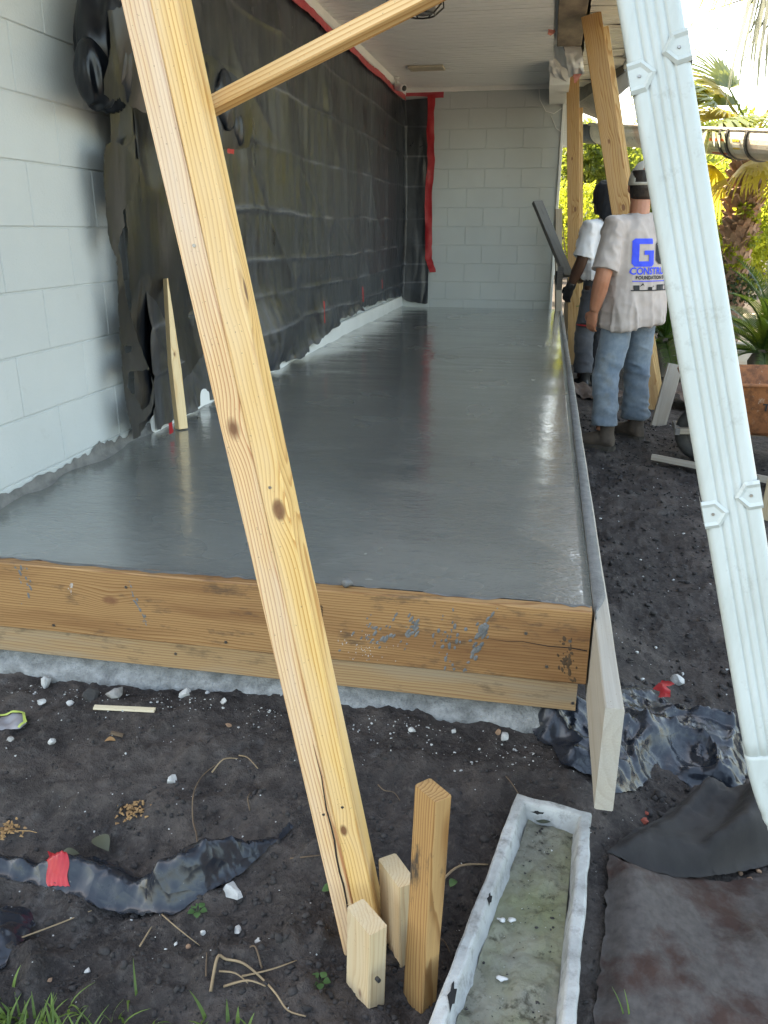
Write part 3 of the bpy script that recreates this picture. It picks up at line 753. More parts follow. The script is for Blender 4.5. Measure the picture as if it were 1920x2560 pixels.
# ------------------------------------------------------------------ stakes by the foot of the brace
STK = wood('stake_pine', (.60, .44, .24), (.44, .25, .10), (.5, .4, .26), 150, .65, [(.10, .01, .006)], 17, axis=(.03, .07), weather=.25, grey=(.5, .43, .33))
STK2 = wood('old_stake_pine', (.40, .235, .095), (.22, .10, .03), (.15, .085, .04), 140, .6, (), 21, axis=(.05, .05), dirt=.95)
def stake(name, base, top, wdir, wd, th, mat, label, grp=None, below=.12):
    base, top = Vector(base), Vector(top); a = (top - base).normalized(); wv = Vector(wdir); n = a.cross(wv.normalized())
    o = empty(name, tuple(base)); props(o, label, 'stake', grp)
    L_ = (top - base).length + below; st = base - a * below; PM = Matrix.Translation(-base)
    board('shaft', st, top, wd, th, n, mat, o, pre=PM)
    return o, a, PM
o, a, PM = stake('wooden_stake', (-.398, -.772, -.455), (-.394, -.770, -.252), (.72, -.69, 0), .074, .036, STK, 'short pale sawn stake with a nail, tight against the foot of the leaning brace', below=.05)
for k in range(26):
    z_ = -.44 + k * .0075; p = Vector((-.398 - .027, -.772 + .0255, z_)); q2 = p + Vector((random.uniform(-.012, -.003), random.uniform(-.006, .002), random.uniform(-.008, .004)))
    if k % 2: MB().tube([p, q2], [.0007, .0002], 3).build('splinter', STK, o, mw=PM)
MB().tube([(-.368, -.8125, -.338), (-.362, -.818, -.337)], .004, 8).build('nail', BLK, o, mw=PM)
stake('wooden_stake', (-.302, -.763, -.47), (-.288, -.742, .004), (.72, -.69, 0), .056, .034, STK2, 'tall weathered brown stake with dark stains beside the leaning brace')
stake('wooden_stake', (-.352, -.672, -.46), (-.360, -.662, -.245), (.6, -.8, 0), .085, .036, STK, 'short stake half hidden between the brace foot and the tall brown stake', below=.05)

# ------------------------------------------------------------------ concrete planter trough
t = NT('planter_concrete', .85, .25); v = t.co()
tc = t.n('NewGeometry'); sp_ = t.n('SeparateXYZ'); t.set(sp_.inputs[0], tc.outputs['Normal'])
col = t.mix(t.ramp(t.noise(v, 9, 5, .65), [(.35, 0.0), (.65, 1.0)]), (.28, .28, .265), (.42, .42, .40))
col = t.mix(t.ramp(t.noise(v, 28, 5, .7), [(.50, 0.0), (.68, .7)]), col, (.14, .132, .12))
PLC = t.done(col, None, t.bump(t.noise(v, 55, 5, .7), .6, .006))
t = NT('planter_floor', .9, .2); v = t.co()
col = t.mix(t.ramp(t.noise(v, 11, 5, .65), [(.35, 0.0), (.65, 1.0)]), (.15, .145, .115), (.24, .23, .18))
col = t.mix(t.ramp(t.noise(v, 5, 4, .6), [(.45, 0.0), (.68, .65)]), col, (.17, .18, .075))
col = t.mix(t.ramp(t.noise(v, 33, 5, .7), [(.55, 0.0), (.68, .9)]), col, (.05, .045, .03))
PLF = t.done(col, None, t.bump(t.noise(v, 80, 5, .75), .8, .006))
fl, fr, nl, nr = [np.array(q) for q in ((-.153, -.315), (.010, -.345), (-.292, -1.02), (-.052, -.985))]
def quad(ins, z, fl=fl, fr=fr, nl=nl, nr=nr):
    ex = (fr - fl) / np.linalg.norm(fr - fl); ey = ((fl + fr) - (nl + nr)) / np.linalg.norm((fl + fr) - (nl + nr))
    cs = [fl + (ex - ey) * ins, fr + (-ex - ey) * ins, nr + (-ex + ey) * ins, nl + (ex + ey) * ins]
    out = []; n = [14, 60, 16, 60]
    for i in range(4):
        a_, b_ = cs[i], cs[(i + 1) % 4]
        for k in range(n[i]): out.append(np.append(a_ + (b_ - a_) * k / n[i], z))
    return np.array(out)
pl = empty('planter_trough', (-.12, -.65, -.47)); props(pl, 'long pale concrete planter trough with a mossy dirty floor lying on the soil', 'planter'); PP = Matrix.Translation((.12, .65, .47))
rings = [quad(.022, -.475), quad(.006, -.36), quad(.0, -.321), quad(.0015, -.3135), quad(.005, -.311), quad(.019, -.311), quad(.023, -.313), quad(.025, -.318), quad(.036, -.365)]
jit = [r + fbm(r * 14, 3, 90)[:, None] * np.array((.003, .003, .002)) + fbm(r * 50, 2, 95)[:, None] * .0012 for r in rings]
b = MB(); b.rings([[tuple(p) for p in r] for r in jit], cap=False)
# break a few chips out of the rim by dropping rim vertices
tro = b.build('trough', PLC, pl, False, PP)
r_in = jit[-1]; nu, nv = 40, 160; V = []
c4 = quad(.0335, -.350)[[0, 14, 74, 90]]
for i in range(nu):
    for j in range(nv):
        a_ = i / (nu - 1); b_ = j / (nv - 1)
        V.append((c4[0] * (1 - a_) + c4[1] * a_) * (1 - b_) + (c4[3] * (1 - a_) + c4[2] * a_) * b_)
V = np.array(V); V[:, 2] += fbm(V * 9, 3, 33) * .006 + fbm(V * 40, 3, 36) * .005
mk('dirt_floor', V, grid_faces(nu, nv), PLF, pl, True, PP)
HOLE = NT('hole_black', .95).done((.006, .006, .006))
for (px, py, sx, sy, z_) in [(1344, 2036, .012, .005, -.311), (1482, 2075, .007, .006, -.316), (1224, 2252, .004, .014, -.316), (1130, 2495, .006, .024, -.314)]:
    c_ = U(px, py, 'z', z_); V = []
    for k in range(12):
        a_ = 2 * math.pi * k / 12; r_ = 1 + .35 * math.sin(k * 2.3); V.append((c_.x + sx * r_ * math.cos(a_), c_.y + sy * r_ * math.sin(a_), z_ + .0045))
    mk('chip', V + [(c_.x, c_.y, z_ + .0045)], [(k, (k + 1) % 12, 12) for k in range(12)], HOLE, pl, False, PP)

# ------------------------------------------------------------------ black plastic on the wall
t = NT('black_plastic', .38, .5); v = t.co()
str_ = t.noise(t.co(scale=(1, 5, .7)), 3.0, 5, .65); blo = t.noise(v, 1.6, 5, .65, .3); fin = t.noise(t.co(scale=(1, 24, 2.2)), 2.4, 4, .7)
dust = t.math('MULTIPLY', t.ramp(str_, [(.38, .15), (.68, 1.0)]), t.ramp(blo, [(.32, .25), (.66, 1.0)]))
dust = t.math('ADD', t.math('MULTIPLY', dust, .7), t.ramp(fin, [(.55, 0.0), (.75, .3)]))
sep = t.n('SeparateXYZ'); t.set(sep.inputs[0], v)
col = t.mix(dust, (.011, .013, .017), (.080, .090, .106))
streak = t.ramp(t.noise(t.co(scale=(1, 34, 2.5)), 1.6, 3, .6), [(.68, 0.0), (.74, .35)])
col = t.mix(streak, col, (.14, .145, .145))
at = t.n('Attribute'); at.attribute_name = 'crease'
col = t.mix(t.math('MULTIPLY', at.outputs['Fac'], .75), col, (.23, .24, .26))
PLAS = t.done(col, t.ramp(dust, [(0, .26), (.8, .52)]), t.bump(t.vor(t.co(scale=(1, 1.6, .7)), 7).outputs['Distance'], .22, .02))
t = NT('black_plastic_clean', .3, .42); v = t.co()
f = t.ramp(t.noise(v, 6, 5, .7), [(.5, 0.0), (.75, 1.0)])
col = t.mix(t.math('MULTIPLY', f, .3), (.013, .016, .022), (.05, .052, .055)); spk = t.ramp(t.noise(v, 75, 3, .6), [(.71, 0.0), (.76, .6)])
PLCL = t.done(t.mix(spk, col, (.22, .20, .17)), t.ramp(f, [(0, .24), (1, .45)]), t.bump(t.vor(v, 19).outputs['Distance'], .32, .018, t.bump(t.vor(t.co(rot=(.3, .2, .9)), 46).outputs['Distance'], .18, .006)))
t = NT('black_plastic_matte', .4, .42); v = t.co(); f = t.ramp(t.noise(t.co(scale=(1, 1, .5)), 5, 4, .6), [(.45, 0.0), (.75, 1.0)])
PLMAT = t.done(t.mix(t.math('MULTIPLY', f, .5), (.006, .0072, .0095), (.024, .027, .032)), t.ramp(f, [(0, .30), (1, .45)]), t.bump(t.noise(t.co(scale=(1, 3, 1.0)), 4, 2, .5), .3, .02))
s_ = spaced([(0, 5.9, .022), (5.9, 6.83, .012)]); hz = np.linspace(0, 1, 240)
S, H = np.meshgrid(s_, hz, indexing='ij')
y_start = 1.42; s_corner = L - .10 - y_start
hem_y = np.array([1.42, 1.7, 2.2, 2.62, 3.0, 3.35, 3.66, 4.0, 4.3, 4.86, 5.7, 6.85, 7.4, 7.85, 8.0, 8.12, 8.22, 8.3, 8.4]); hem_z = np.array([.02, .03, .012, .06, .05, .045, .04, .075, .10, .15, .18, .165, .145, .14, .06, .05, .03, .06, .11])
top = 2.235 + .012 * fbm(xyz(S * 2, 0), 2, 7); bot = np.interp(y_start + S, hem_y, hem_z) + .012 * fbm(xyz(S * 12, 3), 3, 8)
Zp = bot + (top - bot) * H
yy = y_start + S
pull = np.clip((H - .02) / .1, 0, 1) * np.clip((1 - H) / .05, 0.1, 1)
d = .028 + .014 * fbm(xyz(yy * .9, Zp * .9), 2, 51)
d += .0042 * fbm(xyz(yy * 6, Zp * .9), 2, 52) * pull + .0012 * fbm(xyz(yy * 26, Zp * 1.5), 2, 57)
d += .014 * (1 - np.abs(fbm(xyz(yy * 1.3 + Zp * 1.1, Zp * .8 - yy * .3), 2, 54))) ** 4 * pull
crease = np.zeros_like(d)
for zk in (.27, .47, .68, .97, 1.33, 1.66, 1.97):
    zz = zk + .012 * fbm(xyz(yy * 1.7, zk), 2, 77) - .02 * np.sin(yy * 1.1 + zk * 3) * .5
    crease += np.exp(-((Zp - zz) / .0075) ** 2) * (.35 + .55 * vn3(xyz(yy * 3.5, zk * 9), 13))
    d += .015 * np.exp(-np.abs((Zp - zz) / .011)) * (.55 + .45 * vn3(xyz(yy * 1.5, zk * 9), 3))
for yk in (2.3, 3.35, 4.6, 6.2):
    yw = yk + .02 * fbm(xyz(Zp * 2, yk), 2, 5)
    crease += np.exp(-((yy - yw) / .007) ** 2) * np.clip(.1 + .6 * vn3(xyz(Zp * 2.0, yk * 7), 19), 0, 1)
    d += .009 * np.exp(-np.abs((yy - yw) / .012)) * (.5 + .5 * vn3(xyz(Zp * 2.5, yk * 7), 9))
belly = np.exp(-((yy - 3.0) / .5) ** 2) * np.exp(-((Zp - .22) / .2) ** 2) * .10 + np.exp(-((yy - 4.4) / .3) ** 2) * np.exp(-((Zp - .2) / .12) ** 2) * .05
d += belly + .06 * np.exp(-(Zp - bot) / .06) * np.maximum(0, fbm(xyz(yy * 4, 2), 2, 44)) + .035 * np.exp(-(yy - y_start) / .18)
# turn the corner onto the end wall
a_ = np.clip((S - s_corner) / .16, 0, 1) * (math.pi / 2)
rC = .16 / (math.pi / 2)
Xp = np.where(S < s_corner, -W + d, 0); Yp = yy.copy()
k = S >= s_corner
cx, cy = -W + .03 + rC, y_start + s_corner
dd = d - .03
ang = np.where(k, a_, 0); past = np.clip(S - s_corner - .16, 0, None)
Xp = np.where(k, cx - (rC - dd) * np.cos(ang) + past, Xp)
Yp = np.where(k, cy + (rC - dd) * np.sin(ang), Yp)
sw_ = np.clip(past / .2, 0, 1)
Yp = np.where(k, np.minimum(Yp, L - .028), Yp) - sw_ * (.018 * np.abs(fbm(xyz(past * 9, Zp * 2.0), 2, 91)) + .03 * np.exp(-Zp / .15))
sheet = mk('plastic_sheeting', np.stack([Xp, Yp, Zp], -1).reshape(-1, 3), grid_faces(len(s_), len(hz)), PLAS, smooth=True)
sheet.data.attributes.new('crease', 'FLOAT', 'POINT').data.foreach_set('value', np.clip(crease, 0, 1).ravel())
props(sheet, 'dusty black plastic sheeting masking the long porch wall and its far corner', 'plastic sheet')
# torn near end: flaps hanging off the same sheet
def wall_flap(pxs, xp, name, seed, mat, fold=.05, step=.012, rough=.006, holes=(), curl=0.0, tilt=(0, 0)):
    f_ = lambda q: tuple(U(q[0], q[1], 'x', xp).yz)
    uv, F = poly_sheet([f_(q) for q in pxs], step, .3, rough, seed, [[f_(q) for q in h] for h in holes])
    y_, z_ = uv[:, 0], uv[:, 1]; P = xyz(y_ * 3.2, z_ * 1.5)
    yc, zc = y_.mean(), z_.mean()
    x_ = xp + fold * 1.1 * fbm(P * .8, 2, seed, .35) + fold * .4 * (1 - np.abs(fbm(P * 1.6, 1, seed + 4))) + tilt[0] * (y_ - yc) + tilt[1] * (z_ - zc)
    y2 = y_ + fold * .25 * fbm(P * 1.4, 2, seed + 8)
    x_ = np.maximum(x_, -W + .012)
    o = mk(name, np.stack([x_, y2, z_], -1), F, mat, sheet, smooth=True)
    return o
wall_flap([(222, 30), (262, 24), (330, 22), (420, 30), (430, 130), (425, 250), (350, 290), (300, 262), (275, 245), (258, 252), (232, 250), (203, 240), (198, 205), (222, 150), (232, 118), (226, 70)], -1.70, 'torn_flap', 5, PLMAT, .075, .014, .005)
wall_flap([(500, 128), (545, 150), (585, 205), (614, 290), (617, 330), (612, 368), (585, 375), (555, 372), (500, 350)], -1.68, 'torn_flap', 9, PLMAT, .05, .012, .004)
wall_flap([(268, 225), (330, 150), (400, 180), (480, 400), (520, 640), (560, 830), (480, 930), (420, 1010), (385, 1055), (345, 1090), (322, 1040), (308, 800), (300, 600), (285, 430), (270, 300)], -1.815, 'torn_flap', 13, PLMAT, .045, .018, .004)
wall_flap([(274, 230), (300, 235), (302, 300), (292, 358), (318, 362), (345, 336), (346, 345), (322, 372), (356, 402), (358, 440), (345, 490), (318, 525), (322, 560), (310, 615), (325, 735), (358, 850), (395, 960), (392, 1010), (380, 1040), (352, 1062), (358, 1090), (340, 1098), (318, 1000), (308, 800), (304, 640), (288, 600), (276, 520), (268, 430), (266, 370), (283, 355), (276, 300)],
          -1.76, 'torn_flap', 17, PLMAT, .03, .010, .005, holes=[[(322, 862), (345, 866), (340, 880), (328, 884)], [(332, 930), (385, 925), (392, 965), (380, 1010), (362, 1030), (340, 985), (326, 970)]])
def lobe(px, py, xp, r, seed, nrm=(1, 0, 0)):
    c_ = U(px, py, 'x', xp); bm = bmesh.new(); bmesh.ops.create_icosphere(bm, subdivisions=5, radius=1); V = np.array([v.co[:] for v in bm.verts]); F = np.array([[v.index for v in f.verts] for f in bm.faces]); bm.free()
    P = V * np.array((1.6, 1.9, .45)) + seed; fold = 1 - np.abs(fbm(P * 1.1, 1, seed)) * 1.4
    V = V * (1 + .22 * fbm(V * .9 + seed, 1, seed + 5)[:, None] + .20 * (fold[:, None] - .55)) * np.array(r)
    V = V + np.array(tuple(c_)); V[:, 0] = np.maximum(V[:, 0], -W + .012)
    return mk('bunched_fold', V, F, PLMAT, sheet, smooth=True)
lobe(262, 128, -1.73, (.085, .125, .19), 3); lobe(236, 190, -1.72, (.06, .075, .10), 8); lobe(285, 60, -1.75, (.07, .12, .10), 17)
lobe(548, 255, -1.71, (.07, .11, .15), 5); lobe(580, 320, -1.70, (.055, .07, .085), 9); lobe(480, 190, -1.75, (.06, .10, .13), 14)
RED = mottled('red_tape', (.34, .008, .014), (.44, .025, .03), 12, .4, .35, 40, .004)
REDD = mottled('faded_red_tape', (.40, .03, .05), (.50, .08, .09), 10, .45, .3, 40, .004)
def ribbon(name, path, wdir, wd, mat, label, group=None, seed=0, n=40, wr=.0025, parent=None):
    path = [np.array(tuple(p), float) for p in path]; ts = np.linspace(0, len(path) - 1, n)
    P = np.array([path[min(int(t_), len(path) - 2)] * (1 - (t_ - min(int(t_), len(path) - 2))) + path[min(int(t_), len(path) - 2) + 1] * (t_ - min(int(t_), len(path) - 2)) for t_ in ts])
    wd_ = np.array(wdir, float); V = []; nn = np.cross(P[-1] - P[0], wd_); nn = nn / np.linalg.norm(nn)
    for j, w_ in enumerate((-.5, -.17, .17, .5)):
        e = (fbm(np.stack([ts * 2.1, ts * 0 + w_ * 3, ts * 0 + seed], -1), 2, seed)[:, None]) * wr
        V.append(P + wd_ * wd * (w_ + (.07 * vn3(np.stack([ts * 4, ts * 0 + j, ts * 0 + seed], -1), seed)[:, None] if abs(w_) == .5 else 0)) + nn * e)
    V = np.array(V).reshape(-1, 3)
    o = mk(name, V, grid_faces(4, n), mat, parent, smooth=True)
    if parent is None: props(o, label, 'tape', group)
    return o
ribbon('tape_strip', [(-W + .055, y_, 2.228 + .008 * math.sin(y_ * 5)) for y_ in np.linspace(1.9, 7.9, 40)], (-.18, 0, 1), .062, REDD, 'long red tape strip sealing the top of the plastic under the ceiling trim', n=160)
ribbon('tape_strip', [(-1.83, L - .02, 2.30), (-1.40, L - .018, 2.268)], (0, 0, 1), .075, REDD, 'short red tape strip running level across the top of the end wall')
ribbon('tape_strip', [(-1.525, L - .085, 2.26), (-1.53, L - .085, 1.9), (-1.515, L - .09, 1.6), (-1.54, L - .085, 1.2), (-1.53, L - .085, .8), (-1.525, L - .09, .55), (-1.47, L - .07, .40)], (1, 0, .05), .078, RED, 'long red tape strip running down the edge of the plastic on the end wall', n=90, seed=4, wr=.008)
q = lambda px, py: Vector(U(px, py, 'x', -W + .085))
for i, (pa, pb, w_) in enumerate([((810, 752), (812, 808), .03), ((906, 716), (908, 755), .035), ((955, 700), (956, 722), .035)]):
    ribbon('tape_scrap', [q(*pa), q(*pb)], (0, 1, 0), w_, RED, ['narrow red tape scrap hanging low on the bulging plastic', 'short red tape scrap over a crease near the plastic hem', 'tiny red tape scrap low on the plastic near the far corner'][i], seed=i, n=12)
ribbon('tape_scrap', [tuple(U(993, 704, 'y', L - .10)), tuple(U(996, 742, 'y', L - .10))], (1, 0, 0), .05, RED, 'red tape scrap low on the plastic that covers the end wall', seed=7, n=12)
ribbon('tape_scrap', [(-1.72, 1.36, .075), (-1.73, 1.385, .02)], (.2, 1, .1), .028, RED, 'red tape scrap at the foot of the torn plastic by the pointed stake', seed=9, n=10)
ribbon('tape_scrap', [tuple(U(568, 377, 'x', -1.66)), tuple(U(585, 380, 'x', -1.66))], (0, .1, 1), .02, RED, 'small red tape scrap under the hanging plastic lobe', seed=12, n=10)

# ------------------------------------------------------------------ plastic and cloth on the ground
def ground_sheet(pxs, z, name, seed, mat, label, fold=.03, lift=.01, step=.011, rough=.006, cat='plastic sheet', zf=2.2, extra=None, holes=(), hug=.05, radial=None):
    f_ = lambda q: tuple(U(q[0], q[1], 'z', z).xy)
    uv, F = poly_sheet([f_(q) for q in pxs], step, .3, rough, seed, [[f_(q) for q in h] for h in holes])
    x_, y_ = uv[:, 0], uv[:, 1]
    P = xyz(x_ * zf * 2, y_ * zf * 2)
    h = fold * 1.2 * np.maximum(0, fbm(P * .9, 2, seed, .4) + .25) + fold * .75 * np.clip(1 - np.abs(fbm(P * 1.1 + 3, 1, seed + 2)) * 2.0, 0, 1) ** 1.3 + fold * .45 * np.clip(1 - np.abs(fbm(P * 2.6, 1, seed + 6)) * 3.2, 0, 1) + fold * .22 * np.clip(1 - np.abs(fbm(P * 5.5, 1, seed + 16)) * 3.5, 0, 1)
    ol = np.array([f_(q) for q in pxs]); od = np.concatenate([ol[i] + (ol[(i + 1) % len(ol)] - ol[i]) * np.linspace(0, 1, 24)[:, None] for i in range(len(ol))])
    ed = np.min(np.hypot(x_[:, None] - od[None, :, 0], y_[:, None] - od[None, :, 1]), 1); e_ = .12 + .88 * sstep(0, hug, ed)
    if radial is not None:
        ra = np.arctan2(y_ - radial[1], x_ - radial[0]); h = h * .5 + radial[2] * np.clip(np.sin(ra * radial[3] + 1.5 * fbm(P * .6, 2, seed)) + .3, 0, 2)
    zz = Gv(x_, y_) * .5 + gbase(x_, y_) * .5 + .006 + (lift + .008 + h) * e_
    if extra is not None: zz = zz + extra(x_, y_)
    o = mk(name, np.stack([x_, y_, zz], -1), F, mat, smooth=True); props(o, label, cat)
    return o
ground_sheet([(1318, 1905), (1345, 1862), (1400, 1835), (1470, 1812), (1545, 1745), (1600, 1712), (1650, 1722), (1760, 1755), (1850, 1772), (1880, 1850), (1875, 1900), (1860, 1958), (1790, 1955), (1720, 1945), (1655, 1930), (1610, 1975), (1560, 2030), (1520, 2045), (1470, 2018), (1395, 2010), (1372, 1960), (1335, 1950)], -.45, 'plastic_tarp', 31, PLCL,
             'crumpled shiny black plastic tarp bunched under the end of the form board', .06, .012, .0085, .003, zf=1.9)
CLOTH = mottled('weed_cloth', (.014, .013, .013), (.034, .030, .028), 5, .8, .35, 400, .002)
ground_sheet([(1512, 2178), (1545, 2140), (1600, 2095), (1660, 2040), (1735, 1962), (1790, 1950), (1900, 1955), (1990, 1960), (2000, 2110), (1920, 2140), (1850, 2160), (1760, 2190), (1690, 2200), (1610, 2195), (1550, 2182)], -.44, 'weed_cloth', 37, CLOTH,
             'matte black weed cloth folded over beside the concrete planter', .05, .03, .010, .0, 'ground cloth', 1.3, hug=.05, radial=(.52, .16, .04, 15))
t = NT('brown_cloth', .9, .2); v = t.co()
col = t.mix(t.ramp(t.noise(v, 3, 5, .65), [(.35, 0.0), (.65, 1.0)]), (.036, .021, .017), (.058, .034, .027))
dm = t.ramp(t.noise(v, 4.3, 6, .7), [(.43, 0.0), (.55, .95)])
col = t.mix(dm, col, t.mix(t.noise(v, 60, 4), (.036, .031, .029), (.12, .105, .095)))
BCL = t.done(col, None, t.bump(t.noise(v, 40, 5, .7), .5, .006))
ground_sheet([(1515, 2185), (1560, 2195), (1640, 2200), (1760, 2195), (1990, 2160), (2050, 2300), (2050, 2700), (1700, 2700), (1480, 2700), (1478, 2560), (1500, 2420), (1510, 2300)], -.45, 'brown_cloth', 43, BCL,
             'dusty brown weed cloth spread flat beside the concrete planter', .022, .0, .012, .004, 'ground cloth', 1.5, hug=.05)
strip_o = ground_sheet([(-60, 2125), (40, 2140), (100, 2155), (180, 2140), (230, 2138), (300, 2160), (350, 2185), (430, 2165), (520, 2140), (620, 2128), (690, 2120), (722, 2095), (738, 2102), (700, 2130), (660, 2150), (640, 2165), (600, 2195), (520, 2240), (430, 2280), (370, 2270), (300, 2258), (230, 2245), (190, 2230), (120, 2210), (50, 2195), (-60, 2190)], -.402, 'plastic_strip', 47, PLCL,
             'long torn black plastic strip with a red tape patch lying on the soil', .036, .022, .0075, .002, zf=2.4)
ground_sheet([(-60, 2262), (20, 2248), (62, 2250), (85, 2275), (70, 2320), (30, 2370), (8, 2402), (-60, 2420)], -.405, 'plastic_scrap', 53, PLCL, 'crinkled scrap of black plastic near the grass', .03, .01, .009, .003, zf=4.5)
q = lambda px, py, z=-.41: Vector(U(px, py, 'z', z))
from mathutils.bvhtree import BVHTree
tree_ = BVHTree.FromPolygons([v.co.copy() for v in strip_o.data.vertices], [tuple(p.vertices) for p in strip_o.data.polygons])
ca, cb = U(146, 2140, 'z', -.40), U(150, 2226, 'z', -.42); V = []; nu_, nv_ = 16, 26; zl = -.40
for i_ in range(nu_):
    for j_ in range(nv_):
        u_, v_ = i_ / (nu_ - 1) - .5, j_ / (nv_ - 1) * 1.12 - .04; x_ = ca.x + (cb.x - ca.x) * v_ + u_ * .046 + .004 * math.sin(j_ * .5); y_ = ca.y + (cb.y - ca.y) * v_ + u_ * .006
        h_ = tree_.ray_cast(Vector((x_, y_, 1.0)), Vector((0, 0, -1)), 3.0); z_ = h_[0].z + .0035 if h_[0] is not None else max(G(x_, y_) + .006, -.46)
        V.append((x_, y_, z_ + .0012 * math.sin(i_ * 1.9 + j_ * .8)))
props(mk('tape_patch', V, grid_faces(nu_, nv_), RED, smooth=True), 'bright red tape patch wrapped across the torn plastic strip', 'tape')
uvr, Fr = poly_sheet([(-.02, -.05), (.012, -.055), (.016, -.02), (.005, .0), (.035, .022), (.02, .05), (.004, .065), (-.012, .03), (-.03, .0), (-.012, -.02)], .006, .3, .001, 3)
zr = .012 * fbm(xyz(uvr[:, 0] * 30, uvr[:, 1] * 18), 2, 3) + .02
c_ = U(1655, 1745, 'z', -.42)
props(mk('tape_scrap', np.stack([uvr[:, 0] + c_.x, uvr[:, 1] + c_.y, zr + c_.z + .01], -1), Fr, RED, smooth=True), 'crumpled red tape scrap on top of the shiny black tarp', 'tape')

# ------------------------------------------------------------------ downspout
t = NT('white_aluminium', .42, .45); v = t.co()
col = t.mix(t.ramp(t.noise(t.co(scale=(1, 1, .3)), 14, 4, .6), [(.4, 0.0), (.7, 1.0)]), (.47, .50, .465), (.53, .56, .53))
dm = t.ramp(t.noise(v, 9, 6, .75), [(.56, 0.0), (.72, .6)]); col = t.mix(dm, col, (.24, .225, .19))
col = t.mix(t.ramp(t.noise(t.co(scale=(1, 1, .15)), 22, 4, .65), [(.52, 0.0), (.75, .35)]), col, (.34, .345, .31))
ALU = t.done(col, None, t.bump(t.noise(v, 160, 3, .6), .12, .0015))
dt = Vector((-.022, -.185, 1.232)); db = Vector((.330, -.372, -.10)); axd = (dt - db).normalized()
d_top = db + axd * ((2.32 - db.z) / axd.z)
ds = empty('downspout', (.45, -.43, -.47)); props(ds, 'white corrugated aluminium downspout hanging askew from the eave', 'downspout'); PD = Matrix.Translation((-.45, .43, .47))
fnd = Vector((-.10, -1, 0)); fnd = (fnd - axd * fnd.dot(axd)).normalized(); rnd = axd.cross(fnd); rnd = rnd if rnd.x > 0 else -rnd
def ds_ring(c_, grow=0.0, corr=True, hw=.049, hd=.036):
    pts = []; m_ = 176; hw += grow; hd += grow; rr = .012
    for k in range(m_):
        # rounded rectangle by perimeter
        tt = k / m_ * 4; side = int(tt); f = tt - side
        if side == 0: u_, w_ = -hw + 2 * hw * f, hd
        elif side == 1: u_, w_ = hw, hd - 2 * hd * f
        elif side == 2: u_, w_ = hw - 2 * hw * f, -hd
        else: u_, w_ = -hw, -hd + 2 * hd * f
        if side in (0, 2) and corr:
            g_ = .0042 * max(0, 1 - abs(((f - .20) / .15) % 1 - .5) * 5) if .20 < f < .80 else 0
            w_ -= math.copysign(g_, w_)
        if side in (1, 3) and corr and .2 < f < .8: u_ -= math.copysign(.0025 * (.5 - .5 * math.cos(f * 2 * math.pi * 3)), u_)
        # round the corners
        cu, cw = max(abs(u_) - (hw - rr), 0), max(abs(w_) - (hd - rr), 0)
        if cu > 0 and cw > 0:
            l_ = math.hypot(cu, cw); mx_ = max(cu, cw)
            u_ = math.copysign(hw - rr + cu * min(1, rr / l_ if l_ > rr else 1), u_); w_ = math.copysign(hd - rr + cw * min(1, rr / l_ if l_ > rr else 1), w_)
        pts.append(tuple(c_ + rnd * u_ + fnd * w_))
    return pts
b = MB(); R = []; Lp = (d_top - db).length
for k in range(60): R.append(ds_ring(db + axd * (Lp * k / 59)))
b.rings(R); b.build('pipe', ALU, ds, True, PD)
b = MB(); R = []
for k in range(46):
    s_ = k / 45; p = db + axd * (.012 - .36 * s_) + rnd * (.10 * s_ * s_)
    p += rnd * 0
    R.append(ds_ring(p, .0016 + .0012 * math.sin(k * 1.9) * (k > 14), corr=False))
b.rings(R); b.build('elbow', ALU, ds, True, PD)
def strap(s_, name='strap'):
    """raised clip whose two pointed ends lie on the front face"""
    c_ = db + axd * s_
    for sg in (-1, 1):
        sh = .012 * sg
        P2 = lambda u_, h_, o_: tuple(c_ + rnd * (sg * u_) + axd * (h_ + sh) + fnd * (.036 + o_))
        out = [(.0512, -.026), (.026, -.026), (.006, .0), (.026, .026), (.0512, .026)]; inn = [(.0512, -.014), (.030, -.014), (.019, 0), (.030, .014), (.0512, .014)]
        b = MB()
        for i in range(4):
            (ua, ha), (ub, hb), (uc, hc), (ud, hd_) = out[i], out[i + 1], inn[i + 1], inn[i]
            m1, m2 = ((ua + ud) / 2, (ha + hd_) / 2), ((ub + uc) / 2, (hb + hc) / 2)
            b.add([P2(ua, ha, .0008), P2(ub, hb, .0008), P2(*m2, .0052), P2(*m1, .0052)], [(0, 1, 2, 3)])
            b.add([P2(*m1, .0052), P2(*m2, .0052), P2(uc, hc, .0022), P2(ud, hd_, .0022)], [(0, 1, 2, 3)])
        for i in range(4): b.add([P2(inn[i][0], inn[i][1], .0022), P2(inn[i + 1][0], inn[i + 1][1], .0022), P2(.0512, 0, .0022)], [(0, 1, 2)])
        b.add([P2(.0512, -.026, .0022), P2(.0512, .026, .0022), tuple(c_ + rnd * (sg * .0518) + axd * (.026 + sh) - fnd * .037), tuple(c_ + rnd * (sg * .0518) + axd * (-.026 + sh) - fnd * .037)], [(0, 1, 2, 3)])
        st = b.build(name, ALU, ds, False, PD)
        MB().tube([c_ + rnd * (sg * .034) + axd * sh + fnd * .037, c_ + rnd * (sg * .034) + axd * sh + fnd * .0405], [.0035, .0025], 8).build('screw', STEEL, st)
s_up = ((U(1640, 165, 'y', -.22) - db).dot(axd)); s_lo = ((U(1815, 1262, 'y', -.33) - db).dot(axd))
strap(s_up); strap(s_lo)
